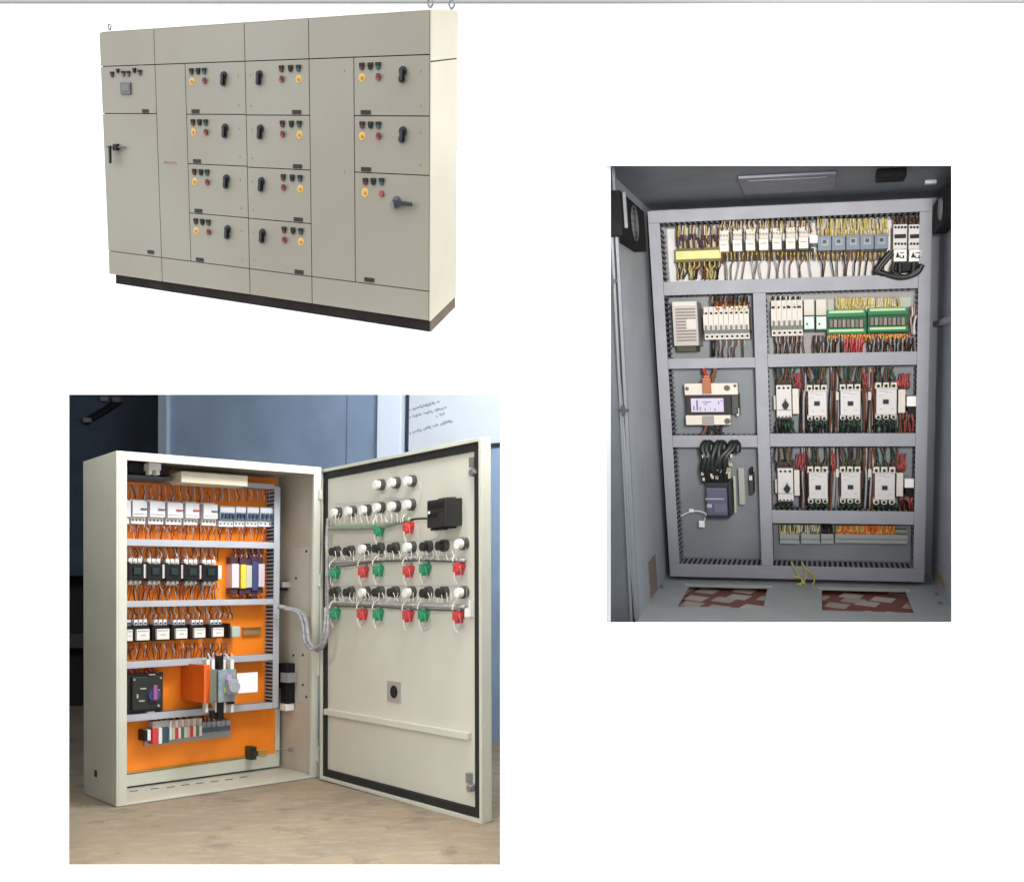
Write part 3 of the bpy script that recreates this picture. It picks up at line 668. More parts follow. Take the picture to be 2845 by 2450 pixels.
# corrugated loop between cabinet and door
loopM = mat('corrugated_hose_grey', (.30, .30, .31), .5, noise=.3, nscale=40, bump=.8, bscale=130)
def mixp(f, x, y, w): return f.pt(*f.uv(x, y, w), w)
P = [mixp(fb, 772, 1684, -.12), mixp(fb, 800, 1690, -.10), mixp(fb, 838, 1702, -.05), mixp(fb, 852, 1735, .0), mixp(fb, 858, 1780, .03), mixp(fb, 876, 1802, .04)]
Q = [mixp(fd, 896, 1795, .04), mixp(fd, 909, 1750, .035), mixp(fd, 912, 1690, .02), mixp(fd, 911, 1600, .018), mixp(fd, 908, 1470, .018)]
MB(None).tube(spline([tuple(p) for p in P+Q[:4]], 8), .018, 10, True).build('cable_hose', loopM, tB, smooth=True)
P2 = [p+Vector((-.03, -.01, .0)) for p in P]; Q2 = [q+Vector((-.02, -.01, .01)) for q in Q[:3]]
MB(None).tube(spline([tuple(p) for p in P2[1:]+Q2], 8), .012, 8, True).build('cable_hose', loopM, tB, smooth=True)
v_, w_ = fb.at_u(267, 2148, 0)
MB(fb).box(-.0012, .0, v_-.010, v_+.010, w_-.012, w_+.008).build('side_gland_hole', slotM, tB)
# ------------------------------------------------------------------ the room behind the opening
def floorpt(x, y): u, w = fb.at_v(x, y, -.0015); return fb.pt(u, -.0015, w)
g1 = floorpt(1388, 2060); g2 = floorpt(470, 2005)
upB = fb.eu.cross(fb.ew); upB.normalize()
if upB.z < 0: upB = -upB
upv = fb.ev.normalized()
# ================================================================== cabinet C : grey control cabinet seen straight in
fc, WC_, DC = quadframe((1799, 588), (2591, 552), (2568, 1617), (1862, 1601), ((3, 2, 0), [(1780, 1729), (2640, 1729), (1685, 495)]), 2.8, ortho=0)
# (depth vector comes out towards the camera here, so flip it to keep w out of the face)
fc.ew = -fc.ew
WD_C = DC
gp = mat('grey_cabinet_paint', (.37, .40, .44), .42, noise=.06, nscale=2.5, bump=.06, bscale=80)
gpl = mat('grey_plate_paint', (.27, .295, .32), .45, noise=.08, nscale=3, bump=.05, bscale=60)
dC = mat('grey_lilac_wire_duct', (.305, .31, .35), .5, noise=.05, nscale=8)
tC = thing('electrical_cabinet', fc.pt(WC_/2, -.02, 0), 'grey electrical cabinet seen straight into its interior, with white contactors between lilac grey wire ducts', 'electrical cabinet')
CD = DC*1.06; wbk = -.15
uL = -.014; uRr = fc.at_v(2592, 1400, 0)[0]
uRr = fc.uv(2584, 1200, wbk)[0]+.012
vF = -.012; vC = fc.uv(2195, 560, -.10)[1]
wpc = -.108
MB(fc).box(uL-.02, uRr+.02, vF-.02, vC+.02, wbk-.01, wbk).build('back_panel', gp, tC)
MB(fc).box(uL-.01, uL, vF, vC, wbk, CD*.86).build('side_wall', gp, tC)
MB(fc).box(uRr, uRr+.01, vF, vC, wbk, CD).build('side_wall', gp, tC)
MB(fc).box(uL-.3, uRr+.02, vC, vC+.012, wbk, CD).build('ceiling_panel', mat('ceiling_shade_tone', (.16, .18, .20), .5, noise=.1, nscale=3), tC)  # cabinet grey darkened: the shade under the roof is in the colour
# floor plate with two cable openings
def fl(x, y): return fc.at_v(x, y, vF)
h1 = [fl(1912, 1628), fl(2130, 1630), fl(2124, 1690), fl(1884, 1685)]; h2 = [fl(2281, 1636), fl(2519, 1640), fl(2533, 1698), fl(2286, 1697)]
ha = (sum(p[0] for p in (h1[0], h1[3]))/2, sum(p[0] for p in (h1[1], h1[2]))/2, sum(p[1] for p in h1[:2])/2, sum(p[1] for p in h1[2:])/2)
hb = (sum(p[0] for p in (h2[0], h2[3]))/2, sum(p[0] for p in (h2[1], h2[2]))/2, sum(p[1] for p in h2[:2])/2, sum(p[1] for p in h2[2:])/2)
w0_ = (ha[2]+hb[2])/2; w1_ = (ha[3]+hb[3])/2
mb = MB(fc); t_ = .004
mb.box(uL, uRr, vF-t_, vF, wbk, w0_); mb.box(uL, uRr, vF-t_, vF, w1_, CD)
for a, b in ((uL, ha[0]), (ha[1], hb[0]), (hb[1], uRr)): mb.box(a, b, vF-t_, vF, w0_, w1_)
mb.build('floor_plate', mat('floor_plate_paint', (.40, .42, .42), .4, noise=.08, nscale=4), tC)
mb = MB(fc)
for h in (ha, hb):
    mb.box(h[0]-.012, h[1]+.012, vF, vF+.004, w0_-.020, w0_-.002)
mb.build('opening_lip', mat('floor_plate_paint', (0, 0, 0)), tC, .001)
pav = bpy.data.materials.new('mosaic_paving'); pav.use_nodes = True; nt = pav.node_tree; b = nt.nodes['Principled BSDF']; b.inputs['Roughness'].default_value = .5
tc = nt.nodes.new('ShaderNodeTexCoord'); vo = nt.nodes.new('ShaderNodeTexVoronoi'); vo.feature = 'F1'; vo.distance = 'CHEBYCHEV'; vo.voronoi_dimensions = '2D'; vo.inputs['Scale'].default_value = 4.3; vo.inputs['Randomness'].default_value = .6
vc = nt.nodes.new('ShaderNodeTexVoronoi'); vc.voronoi_dimensions = '2D'; vc.inputs['Scale'].default_value = 4.3; vc.inputs['Randomness'].default_value = .6
mpp = nt.nodes.new('ShaderNodeMapping'); mpp.inputs['Rotation'].default_value = (0, 0, .6)
nt.links.new(tc.outputs['Object'], mpp.inputs[0]); nt.links.new(mpp.outputs[0], vo.inputs['Vector']); nt.links.new(mpp.outputs[0], vc.inputs['Vector'])
mr = nt.nodes.new('ShaderNodeMapRange'); mr.inputs[1].default_value = .33; mr.inputs[2].default_value = .31
nt.links.new(vo.outputs['Distance'], mr.inputs[0])
mx = nt.nodes.new('ShaderNodeMix'); mx.data_type = 'RGBA'; mx.inputs[6].default_value = (.22, .07, .055, 1)
mc = nt.nodes.new('ShaderNodeMix'); mc.data_type = 'RGBA'; mc.inputs[6].default_value = (.62, .56, .5, 1); mc.inputs[7].default_value = (.42, .36, .3, 1)
nt.links.new(vc.outputs['Color'], mc.inputs[0]); nt.links.new(mc.outputs[2], mx.inputs[7]); nt.links.new(mr.outputs[0], mx.inputs[0]); nt.links.new(mx.outputs[2], b.inputs['Base Color'])
MB(fc).box(uL-.3, uRr+.3, vF-.022, vF-.016, -.3, CD*1.02).build('paving', pav, None, kind='structure')
# cabinet lip, open door on the left
def wallL(x, y): return fc.at_u(x, y, uL)
wl = CD*.86
lipM = mat('pale_edge_paint', (.22, .24, .26), .5)
def strip_c(x0, x1, xb0, xb1, m, name, par, dz=0.0, y0=640, y1=1729, w=None):
    w = wl if w is None else w
    p = [fc.uv(x0, y0, w), fc.uv(x1, y0, w), fc.uv(xb1, y1, w), fc.uv(xb0, y1, w)]
    # prolong up and down
    def ext(a, b, k): return (a[0]+(b[0]-a[0])*k, a[1]+(b[1]-a[1])*k)
    top = [ext(p[3], p[0], 1.2), ext(p[2], p[1], 1.2)]; bot = [ext(p[0], p[3], 1.1), ext(p[1], p[2], 1.1)]
    return MB(fc).prism([top[0], top[1], bot[1], bot[0]], w-.012+dz, w+dz).build(name, m, par)
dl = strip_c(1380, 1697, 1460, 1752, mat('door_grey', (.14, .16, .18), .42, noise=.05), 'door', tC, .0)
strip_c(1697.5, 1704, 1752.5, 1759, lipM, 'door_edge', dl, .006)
strip_c(1704.5, 1709, 1759.5, 1765, slotM, 'hinge_gap', dl, -.003)
strip_c(1709.5, 1717, 1765.5, 1776, lipM, 'cabinet_lip', tC, .004)
for x, y in ((1700, 781), (1733, 1140)):
    u, v = fc.uv(x, y, wl+.006)
    MB(fc).box(u-.012, u+.012, v-.003, v+.003, wl+.006, wl+.012).box(u-.003, u+.003, v-.012, v+.012, wl+.006, wl+.014).build('door_catch', mat('catch_dark', (.06, .07, .09), .4), dl)
# mounting plate
MB(fc).box(.012, WC_-.012, .004, .99, wpc-.006, wpc).build('mounting_plate', gpl, tC)
# ducts
def vduct(x0, x1, yt, xb0, xb1, yb, vb_=None, vt_=None):
    a = fc.uv(x0, yt); b = fc.uv(x1, yt); c1 = fc.uv(xb0, yb); d1 = fc.uv(xb1, yb)
    return [(a[0]+c1[0])/2, (b[0]+d1[0])/2, (c1[1]+d1[1])/2 if vb_ is None else vb_, (a[1]+b[1])/2 if vt_ is None else vt_]
rt = hband(fc, 1799, 588, 621, 2591, 550, 587, 0, 0, WC_); rt = (0, WC_, rt[2], 1.0)
rbm = hband(fc, 1860, 1568, 1601, 2568, 1577, 1617, 0); rbm = (0, WC_, 0, rbm[3])
rl = vduct(1800, 1832, 625, 1855, 1889, 1560, rbm[3]+.0006, rt[2]-.0006); rl[0] = 0
rr_ = vduct(2556, 2591, 590, 2537, 2569, 1570, rbm[3]+.0006, rt[2]-.0006); rr_[1] = WC_
rt_o = duct(fc, tC, rt, wpc, 0, False, dC, .0135); duct(fc, tC, rbm, wpc, 0, False, dC, .0135)
duct(fc, tC, rl, wpc, 0, True, dC, .0135); duct(fc, tC, rr_, wpc, 0, True, dC, .0135)
i0, i1 = rl[1]+.0006, rr_[0]-.0006
H1 = hband(fc, 1847, 783, 822, 2550, 762, 800, 0, i0, i1)
rc = vduct(2094, 2128, 826, 2114, 2148, 1560, rbm[3]+.0006, H1[2]-.0006)
duct(fc, tC, H1, wpc, 0, False, dC, .0135); duct(fc, tC, rc, wpc, 0, True, dC, .0135)
for h, a, b in (((1860, 997, 1027, 2096, 993, 1019), i0, rc[0]-.0006), ((1874, 1210, 1244, 2107, 1209, 1241), i0, rc[0]-.0006),
                ((2140, 986, 1018, 2548, 974, 1015), rc[1]+.0006, i1), ((2146, 1204, 1240, 2541, 1204, 1240), rc[1]+.0006, i1), ((2148, 1419, 1455, 2538, 1419, 1455), rc[1]+.0006, i1)):
    duct(fc, tC, hband(fc, *h, 0, a, b), wpc, 0, False, dC, .0135)
_r2 = (1018, 974)
MB(fc).box(rc[1]+.002, i1-.002, fc.uv(2340, 985)[1], H1[2]-.002, wpc+.0005, wpc+.002).build('flash_lit_backing', mat('row_flash_tone', (.42, .40, .40), .5, noise=.08), tC)  # paler sheet over the plate; flash brightness painted into its colour
# device helpers : front face spans the photo rectangle at height w
wC_ = -.012
cw = mat('contactor_white', (.60, .58, .57), .42); cwh = mat('warm_ivory', (.62, .58, .52), .42); scr = mat('screw_dark', (.012, .012, .014), .5, spec=.3)
whM = mat('bright_white_plastic', (.80, .80, .78), .35)
def CR(x0, y0, x1, y1, w=wC_): return fc.R(x0, y0, x1, y1, w)
def cbox(x0, y0, x1, y1, m, name, par=None, w=wC_, wb=None, bev=.003):
    return MB(fc).rb(CR(x0, y0, x1, y1, w), wpc if wb is None else wb, w).build(name, m, par or tC, bev)
plug = mat('plug_ivory', (.72, .70, .60), .35)
# --- row 1
MB(fc).box(i0+.002, i1-.002, H1[3]+.002, rt[2]-.002, wpc+.0005, wpc+.002).build('flash_white_backing', mat('flash_lit_backing', (.78, .76, .74), .5, noise=.05), tC)  # added near-white sheet, painting the plate as lit by the flash
base1 = MB(fc).rb(CR(1992, 700, 2262, 712, wC_-.03), wpc, wC_-.03).build('relay_base', blackM, tC)
for i, x in enumerate((1998, 2035, 2071, 2108, 2145, 2183, 2219)):
    dy = -i*1.5
    b = cbox(x, 669+dy, x+27, 699+dy, plug, 'relay', None, wC_)
    MB(fc).rb(CR(x+1, 640+dy, x+27, 668+dy, wC_-.02), wpc, wC_-.02).build('relay_socket', cwh, b, .002)
    mb = MB(fc)
    for q in range(3):
        u, v = fc.uv(x+5+q*8.5, 655+dy, wC_-.02); mb.cyl(u, v, .003, wC_-.02, wC_-.018, 8)
    mb.rb(CR(x+4, 680+dy, x+22, 682+dy), wC_, wC_+.001); mb.build('relay_marks', mat('mark_grey', (.3, .3, .26), .5), b)
    MB(fc).rb(CR(x+27.6, 676+dy, x+35, 700+dy, wC_-.03), wpc, wC_-.03).build('relay_socket_side', scr, b)
cbox(2249, 655, 2272, 675, whM, 'interface_module')
bgp = mat('blue_grey_relay', (.17, .20, .25), .4)
for i, x in enumerate((2272, 2311, 2351, 2390, 2430)):
    dy = -i*1.2
    b = cbox(x, 656+dy, x+38, 696+dy, bgp, 'timer_relay', None, wC_)
    MB(fc).rb(CR(x+9, 664+dy, x+30, 684+dy), wC_, wC_+.003).build('relay_dial', mat('relay_dial', (.28, .31, .36), .4), b, .001)
    MB(fc).rb(CR(x+14, 668+dy, x+24, 677+dy), wC_+.0031, wC_+.006).build('relay_knob', mat('relay_knob_dark', (.03, .04, .05), .4), b)
for x in (2482, 2525):
    b = cbox(x, 624, x+38, 692, cw, 'auxiliary_relay', None, -.004)
    mb = MB(fc); mb.rb(CR(x+3, 652, x+35, 662, -.004), -.004, -.002)
    for q in range(4):
        for yy in (632, 678): u, v = fc.uv(x+6+q*9, yy, -.004); mb.cyl(u, v, .0032, -.004, -.002, 8)
    mb.build('relay_marks', scr, b)
    MB(fc).rb(CR(x+1, 694, x+37, 726, 0), wpc, 0.0).build('relay_timer', whM, b, .003)
    mb = MB(fc)
    u, v = fc.uv(x+12, 709, 0); mb.prism([(u-.005, v-.006), (u+.005, v-.006), (u, v+.008)], 0.0, .002)
    mb.rb(CR(x+18, 702, x+30, 704, 0), 0, .001).rb(CR(x+18, 710, x+20, 718, 0), 0, .001).rb(CR(x+26, 710, x+30, 718, 0), 0, .001).rb(CR(x+18, 716, x+30, 718, 0), 0, .001)
    mb.build('timer_marks', scr, b)
for pts, r in (([(2475, 700), (2455, 722), (2434, 752), (2450, 758), (2500, 772), (2545, 760), (2562, 735)], .007), ([(2480, 704), (2462, 725), (2440, 756), (2470, 764), (2520, 768), (2556, 745)], .006), ([(2500, 730), (2500, 760)], .005), ([(2540, 728), (2536, 760)], .005), ([(2484, 728), (2480, 752), (2500, 766)], .005)):
    MB(fc).tube(spline([(*fc.uv(x, y, .0), .004) for x, y in pts], 6), r, 7).build('black_cable', WC['blk'], tC, smooth=True)
MB(fc).rb(CR(2490, 728, 2560, 752, -.04), wpc, -.04).build('cable_duct_inlet', scr, tC)
# left cluster: red-brown terminals, yellow strip
cl = cbox(1876, 694, 2004, 722, mat('yellow_terminal_cover', (.66, .62, .22), .4, noise=.1, nscale=15), 'terminal_strip', None, wC_-.02)
mb = MB(fc).rb(CR(1876, 691, 2004, 694, wC_-.018), wpc, wC_-.018).rb(CR(1876, 722, 2004, 725, wC_-.018), wpc, wC_-.018); mb.build('strip_edge', mat('olive_dark', (.10, .09, .02), .5), cl)
R_ = random.Random(11)
mb = MB(fc)
for k in range(13):
    x = 1885+k*9+R_.uniform(-3, 3); y = 655+R_.uniform(-5, 10); L = R_.uniform(8, 26)
    a = fc.uv(x, y, wC_-.01); b_ = fc.uv(x+R_.uniform(-5, 7), y+L, wC_-.01)
    mb.tube([(a[0], a[1], wC_-.012), (b_[0], b_[1], wC_-.012)], R_.uniform(.003, .006), 6)
mb.build('terminal_boots', mat('boot_plum', (.07, .03, .04), .5), cl)
def rw(x0, x1, y0, y1, n, cols, spread=6, r=.0017, seed=0, w=wC_-.02): rand_wires(fc, tC, x0, x1, y0, y1, w, n, cols, spread, r, seed)
rw(1880, 2004, 726, 775, 9, ('blk', 'yel', 'brn'), 16, .002, 21); rw(1880, 2004, 690, 624, 8, ('brn', 'yel', 'wht', 'gry'), 8, .002, 22)
rw(2000, 2260, 700, 778, 8, ('brn', 'gry'), 12, .0017, 23); rw(2000, 2260, 645, 612, 18, ('yel', 'brn', 'wht'), 4, .0017, 24)
rw(2272, 2470, 698, 772, 6, ('blk', 'brn'), 9, .0018, 25); rw(2272, 2470, 656, 606, 22, ('yel', 'wht', 'yel'), 5, .0017, 26)
rw(2000, 2470, 700, 722, 40, ('brn', 'yel'), 3, .0017, 27); rw(2484, 2560, 624, 600, 7, ('brn', 'blk'), 3, .002, 28)
# --- row 2 left : power supply, breakers
b = cbox(1866, 838, 1942, 960, mat('psu_metal', (.44, .41, .38), .35, metal=.2), 'power_supply', None, 0.0, bev=.003)
mb = MB(fc)
R2 = CR(1866, 838, 1942, 960, 0.0)
for k in range(11): mb.rb(sub(R2, .12, .16+k*.07, .92 if k not in (4, 5, 6) else .52, .16+k*.07+.035), 0, .0008)
mb.build('vent_slots', mat('vent_brown', (.20, .16, .14), .5), b)
MB(fc).rb(sub(R2, .05, .02, .95, .1), 0, .002).rb(sub(R2, .56, .40, .92, .62), 0, .002).split('supply_label', mat('supply_label', (.6, .56, .52), .4), b)
MB(fc).rb(CR(1880, 961, 1935, 976, -.02), wpc, -.02).build('supply_terminals', mat('dark_green_terminals', (.03, .04, .015), .5), b)
def mcbrow(x0, x1, ya, yb, n, par=None):
    r = CR(x0, ya, x1, yb)
    for k in range(n):
        q = sub(r, k/n, 0, (k+1)/n-.004, 1)
        b = MB(fc).rb(sub(q, 0, .24, 1, .72), wpc, wC_).rb(sub(q, 0, .0, 1, .24), wpc, wC_-.018).rb(sub(q, 0, .82, 1, 1), wpc, wC_-.018).build('circuit_breaker', cwh, tC, .0015)
        MB(fc).rb(sub(q, .0, .72, 1, .82), wpc, wC_-.01).rb(sub(q, .3, .58, .75, .72), wC_, wC_+.006).build('lever', mat('lever_grey_green', (.16, .17, .15), .4), b, .001)
        u = (q[0]+q[1])/2; hh = q[3]-q[2]
        MB(fc).cyl(u, q[3]-.2*hh, .0032, wC_-.018, wC_-.016, 8).cyl(u, q[2]+.09*hh, .0034, wC_-.018, wC_-.016, 8).build('terminal_screws', scr, b)
mcbrow(1952, 2083, 852, 941, 9)
rw(1985, 2080, 866, 838, 12, ('yel', 'org', 'brn'), 3, .0016, 31); rw(1975, 2082, 852, 822, 8, ('brn', 'blk'), 3, .0022, 32)
rw(1990, 2075, 944, 992, 5, ('brn', 'gry'), 10, .0018, 33)
a = fc.uv(1981, 944, wC_-.01); b_ = fc.uv(1981, 990, wC_-.01)
MB(fc).tube([(a[0], a[1], wC_-.02), (b_[0], b_[1], wC_-.02)], .0055, 8).build('black_cable', WC['blk'], tC, smooth=True)
# --- row 2 right
mcbrow(2141, 2231, 834, 932, 6)
rw(2143, 2230, 868, 822, 6, ('blk', 'wht'), 2, .0022, 34); rw(2150, 2232, 934, 984, 7, ('blk', 'gry', 'brn'), 8, .0018, 35)
for x in (2234, 2268):
    b = cbox(x, 880, x+28, 914, mat('mint_white', (.60, .72, .66), .35), 'interface_relay', None, wC_)
    MB(fc).rb(CR(x-1.5, 877, x+29.5, 919, wC_-.004), wpc, wC_-.004).build('relay_frame', mat('dark_teal_frame', (.03, .06, .05), .4), b, .001)
    MB(fc).rb(CR(x+6, 898, x+11, 903), wC_, wC_+.001).build('relay_mark', scr, b)
    MB(fc).rb(CR(x-1, 832, x+28, 876, wC_-.02), wpc, wC_-.02).build('relay_socket', cwh, b, .002)
pcbg = mat('green_terminal_plastic', (.015, .17, .07), .4); 
for x0, x1, dy in ((2297, 2407, 0), (2411, 2524, -6)):
    b = cbox(x0, 862+dy, x1, 930+dy, mat('green_circuit_board', (.02, .11, .05), .4), 'relay_board', None, wC_-.03)
    for ya, yb in ((862, 879), (914, 926)):
        MB(fc).rb(CR(x0, ya+dy, x1, yb+dy, wC_-.005), wC_-.03, wC_-.005).build('board_terminals', pcbg, b, .002)
        MB(fc).rb(CR(x0+6, ya+2+dy, x1-8, ya+6.5+dy, wC_-.003), wC_-.005, wC_-.003).build('terminal_edge', mat('pale_lime', (.45, .6, .35), .4), b)
    for k in range(8):
        xx = x0+8+k*(x1-x0-14)/8
        MB(fc).rb(CR(xx, 888+dy, xx+8.5, 909+dy), wC_-.03, wC_-.008).build('board_relay', mat('relay_taupe', (.30, .22, .20), .4) if k % 2 else mat('relay_taupe_dark', (.20, .15, .15), .4), b, .001)
MB(fc).rb(CR(2300, 832, 2530, 862, wpc+.01), wpc+.002, wpc+.01).build('mint_backing', mat('mint_backing', (.52, .58, .5), .5), tC)
rw(2322, 2500, 864, 826, 30, ('yel', 'wht', 'yel'), 3, .0017, 36); rw(2300, 2525, 928, 948, 26, ('org', 'yel'), 4, .002, 37)
rw(2345, 2402, 938, 984, 7, ('pnk', 'red'), 4, .002, 38); rw(2260, 2345, 932, 984, 8, ('blk', 'brn', 'gry'), 6, .0018, 39); rw(2410, 2545, 938, 980, 12, ('blk', 'brn', 'gry'), 6, .0018, 40)
rw(2530, 2550, 850, 930, 3, ('brn', 'gry', 'wht', 'blu'), 10, .002, 41)
# --- row 3 left : transformer
b = cbox(1905, 1098, 2032, 1152, mat('core_brown_black', (.025, .015, .017), .45), 'transformer', None, 0.005)
MB(fc).rb(CR(2032, 1094, 2052, 1150, -.03), wpc, -.03).build('transformer_core_side', mat('core_grey', (.07, .075, .075), .5), b, .002)
MB(fc).rb(CR(1919, 1107, 2011, 1144, .008), .005, .008).build('transformer_label', mat('lilac_white_label', (.55, .52, .66), .5), b)
mb = MB(fc)
for x0, y0, x1, y1 in ((1934, 1112, 1940, 1140), (1944, 1130, 1947, 1142), (1950, 1116, 1976, 1118), (1955, 1122, 1966, 1124), (1958, 1134, 1961, 1142), (1972, 1132, 1974, 1140), (1985, 1134, 1988, 1142), (1995, 1114, 1998, 1124), (1926, 1128, 1930, 1140), (2002, 1112, 2006, 1115)):
    mb.rb(CR(x0, y0, x1, y1, .008), .008, .009)
mb.build('label_print', mat('label_ink', (.16, .13, .24), .5), b)
MB(fc).rb(CR(1901, 1066, 2050, 1096, .01), -.03, .01).build('top_bracket', mat('ivory_bracket', (.66, .61, .54), .4), b, .002)
MB(fc).rb(CR(1905, 1154, 2030, 1180, .01), -.03, .01).build('bottom_bracket', mat('ivory_bracket', (0, 0, 0)), b, .002)
MB(fc).rb(CR(1950, 1052, 1976, 1094, .02), .01, .02).rb(CR(1954, 1044, 1972, 1052, .014), .0, .014).build('copper_terminal', mat('copper_winding', (.42, .17, .08), .35, metal=.5), b, .003)
mb = MB(fc)
for x, y, rr in ((1909, 1080, .005), (2020, 1078, .008), (2042, 1072, .004), (2021, 1170, .008)): u, v = fc.uv(x, y, .01); mb.cyl(u, v, rr, .01, .013, 10)
mb.build('bracket_bolts', mat('bolt_brown', (.12, .09, .09), .4), b)
MB(fc).rb(CR(1951, 1156, 1984, 1182, .016), .01, .016).build('output_terminals', mat('terminal_stone', (.3, .27, .25), .5), b, .002)
MB(fc).rb(CR(2046, 1134, 2054, 1156, -.03), wpc, -.03).build('fixing_bracket', mat('pale_green_grey', (0, 0, 0)), b)
for pts, c_ in (([(1965, 1046), (1955, 1030), (1960, 1018)], 'red'), ([(1978, 1060), (1985, 1040), (1984, 1022)], 'brn'), ([(1975, 1050), (1984, 1034), (1990, 1022)], 'brn'), ([(1962, 1182), (1958, 1196), (1950, 1206)], 'brn'), ([(1985, 1184), (1990, 1196), (1996, 1206)], 'blk'), ([(1975, 1184), (1970, 1200), (1972, 1206)], 'blk'), ([(2004, 1184), (2000, 1200), (2010, 1206)], 'blk')):
    MB(fc).tube(spline([(*fc.uv(x, y, 0), -.004) for x, y in pts], 5), .0045, 6).build('transformer_wire', WC[c_], b, smooth=True)
# --- motor starters
def mpcb(x0, y0, x1, y1, k):
    b = cbox(x0, y0, x1, y1, cw, 'motor_breaker', None, wC_)
    r = CR(x0, y0, x1, y1)
    MB(fc).rb(CR(x0-7, y0+30, x0-.5, y1-22, wC_-.02), wpc, wC_-.02).build('breaker_side', cwh, b, .002)
    MB(fc).rb(sub(r, 0, -.17, 1, -.01), wpc, wC_-.02).rb(sub(r, .02, 1.0, .98, 1.08), wpc, wC_-.02).build('breaker_terminals', mat('deep_brown', (.05, .02, .02), .5), b, .001)
    mb = MB(fc)
    for q in range(3): mb.cyl(r[0]+(.2+.3*q)*(r[1]-r[0]), r[3]-.09*(r[3]-r[2]), .0033, wC_, wC_+.002, 8)
    mb.rb(sub(r, .05, .76, .95, .775), wC_, wC_+.001)
    for q in range(4): mb.rb(sub(r, .08+.24*q, .95, .2+.24*q, .985), wC_, wC_+.001)
    mb.build('breaker_marks', scr, b)
    u = r[0]+.6*(r[1]-r[0]); v = r[2]+.40*(r[3]-r[2])
    MB(fc).prism([(u-.009, v), (u-.002, v+.010), (u, v+.017), (u+.002, v+.010), (u+.009, v), (u+.004, v-.012), (u-.004, v-.012)], wC_, wC_+.012).build('rotary_switch', mat('switch_black', (.012, .02, .018), .35), b, .001)
    return b
def aux(x0, y0, x1, y1, par):
    r = CR(x0, y0, x1, y1, wC_-.008)
    b = MB(fc).rb(r, wpc, wC_-.008).build('auxiliary_contact', cwh, par, .002)
    mb = MB(fc)
    for f_ in (.12, .42, .82): mb.rb(sub(r, .15, f_, .85, f_+.025), wC_-.008, wC_-.007)
def contactorC(x0, y0, x1, y1, xc, yc, bx0, bx1):
    """full rect incl. lobes, body x-range"""
    r = CR(bx0, y0+16, bx1, y1-16)
    b = MB(fc).rb(r, wpc, wC_).build('contactor', cw, tC, .004)
    R1 = CR(x0, y0, x1, y1, wC_-.014)
    mb = MB(fc); n = 3
    for q in range(n):
        s_ = sub(R1, .02+q*.34, 0, .28+q*.34, .16); mb.rb(s_, wpc, wC_-.014)
        c_ = sub(R1, .02+q*.34, .83, .28+q*.34, 1); mb.box(c_[0], c_[1], c_[2]+.008, c_[3], wpc, wC_-.014); mb.cyl((c_[0]+c_[1])/2, c_[2]+.010, (c_[1]-c_[0])/2, wpc, wC_-.0142, 12)
    mb.rb(sub(R1, .0, .13, 1, .165), wpc, wC_-.016); mb.rb(sub(R1, .04, .80, .96, .84), wpc, wC_-.016)
    mb.build('contactor_terminals', cwh, b, .001)
    mb = MB(fc)
    for q in range(n):
        for f_ in (.09, .915):
            u = R1[0]+(R1[1]-R1[0])*(.15+q*.34); v = R1[3]-f_*(R1[3]-R1[2]); mb.cyl(u, v, .0042, wC_-.0145, wC_-.012, 8)
    mb.build('terminal_screws', scr, b)
    u, v = fc.uv(xc, yc, wC_)
    MB(fc).box(u-.007, u+.007, v-.006, v+.006, wC_, wC_+.004).build('armature_window', mat('window_black', (.02, .02, .035), .4), b, .001)
    mb = MB(fc)
    for f_, a_, b2 in ((.10, .1, .5), (.14, .45, .8), (.26, .12, .3), (.78, .15, .3), (.78, .7, .85)): mb.rb(sub(r, a_, f_, b2, f_+.02), wC_, wC_+.0008)
    mb.rb(sub(r, .02, .03, .98, .045), wC_, wC_+.001)
    mb.build('face_print', mat('print_grey', (.34, .33, .34), .5), b)
# row 3
m_ = mpcb(2156, 1070, 2200, 1160, 0); aux(2201, 1080, 2220, 1150, m_)
contactorC(2240, 1070, 2300, 1172, 2270, 1121, 2245, 2297); contactorC(2332, 1068, 2393, 1170, 2363, 1121, 2335, 2391); contactorC(2431, 1063, 2493, 1168, 2461, 1116, 2435, 2491)
cbox(2496, 1082, 2515, 1147, cwh, 'auxiliary_contact', None, wC_-.008); b = cbox(2520, 1101, 2545, 1129, whM, 'phase_relay', None, -.004)
MB(fc).rb(CR(2522, 1131, 2548, 1160, -.03), wpc, -.03).build('relay_base', scr, b)
# row 4
m_ = mpcb(2160, 1301, 2205, 1392, 1); aux(2206, 1306, 2222, 1377, m_)
contactorC(2242, 1296, 2303, 1402, 2273, 1354, 2247, 2300); contactorC(2332, 1296, 2393, 1402, 2363, 1353, 2337, 2390); contactorC(2425, 1297, 2489, 1405, 2458, 1355, 2431, 2486)
cbox(2491, 1314, 2509, 1379, cwh, 'auxiliary_contact', None, wC_-.008); b = cbox(2514, 1330, 2539, 1355, whM, 'phase_relay', None, -.004)
MB(fc).rb(CR(2516, 1357, 2540, 1385, -.03), wpc, -.03).build('relay_base', scr, b)
for x0, x1 in ((2322, 2331), (2412, 2421)):
    for y0 in (1086, 1300): cbox(x0, y0+3, x1, y0+26, cwh, 'suppressor', None, wC_-.03)
seed = 50
WC['olv'] = mat('wire_olive', (.34, .30, .10), .5); WC['drd'] = mat('wire_dull_red', (.30, .06, .06), .5)
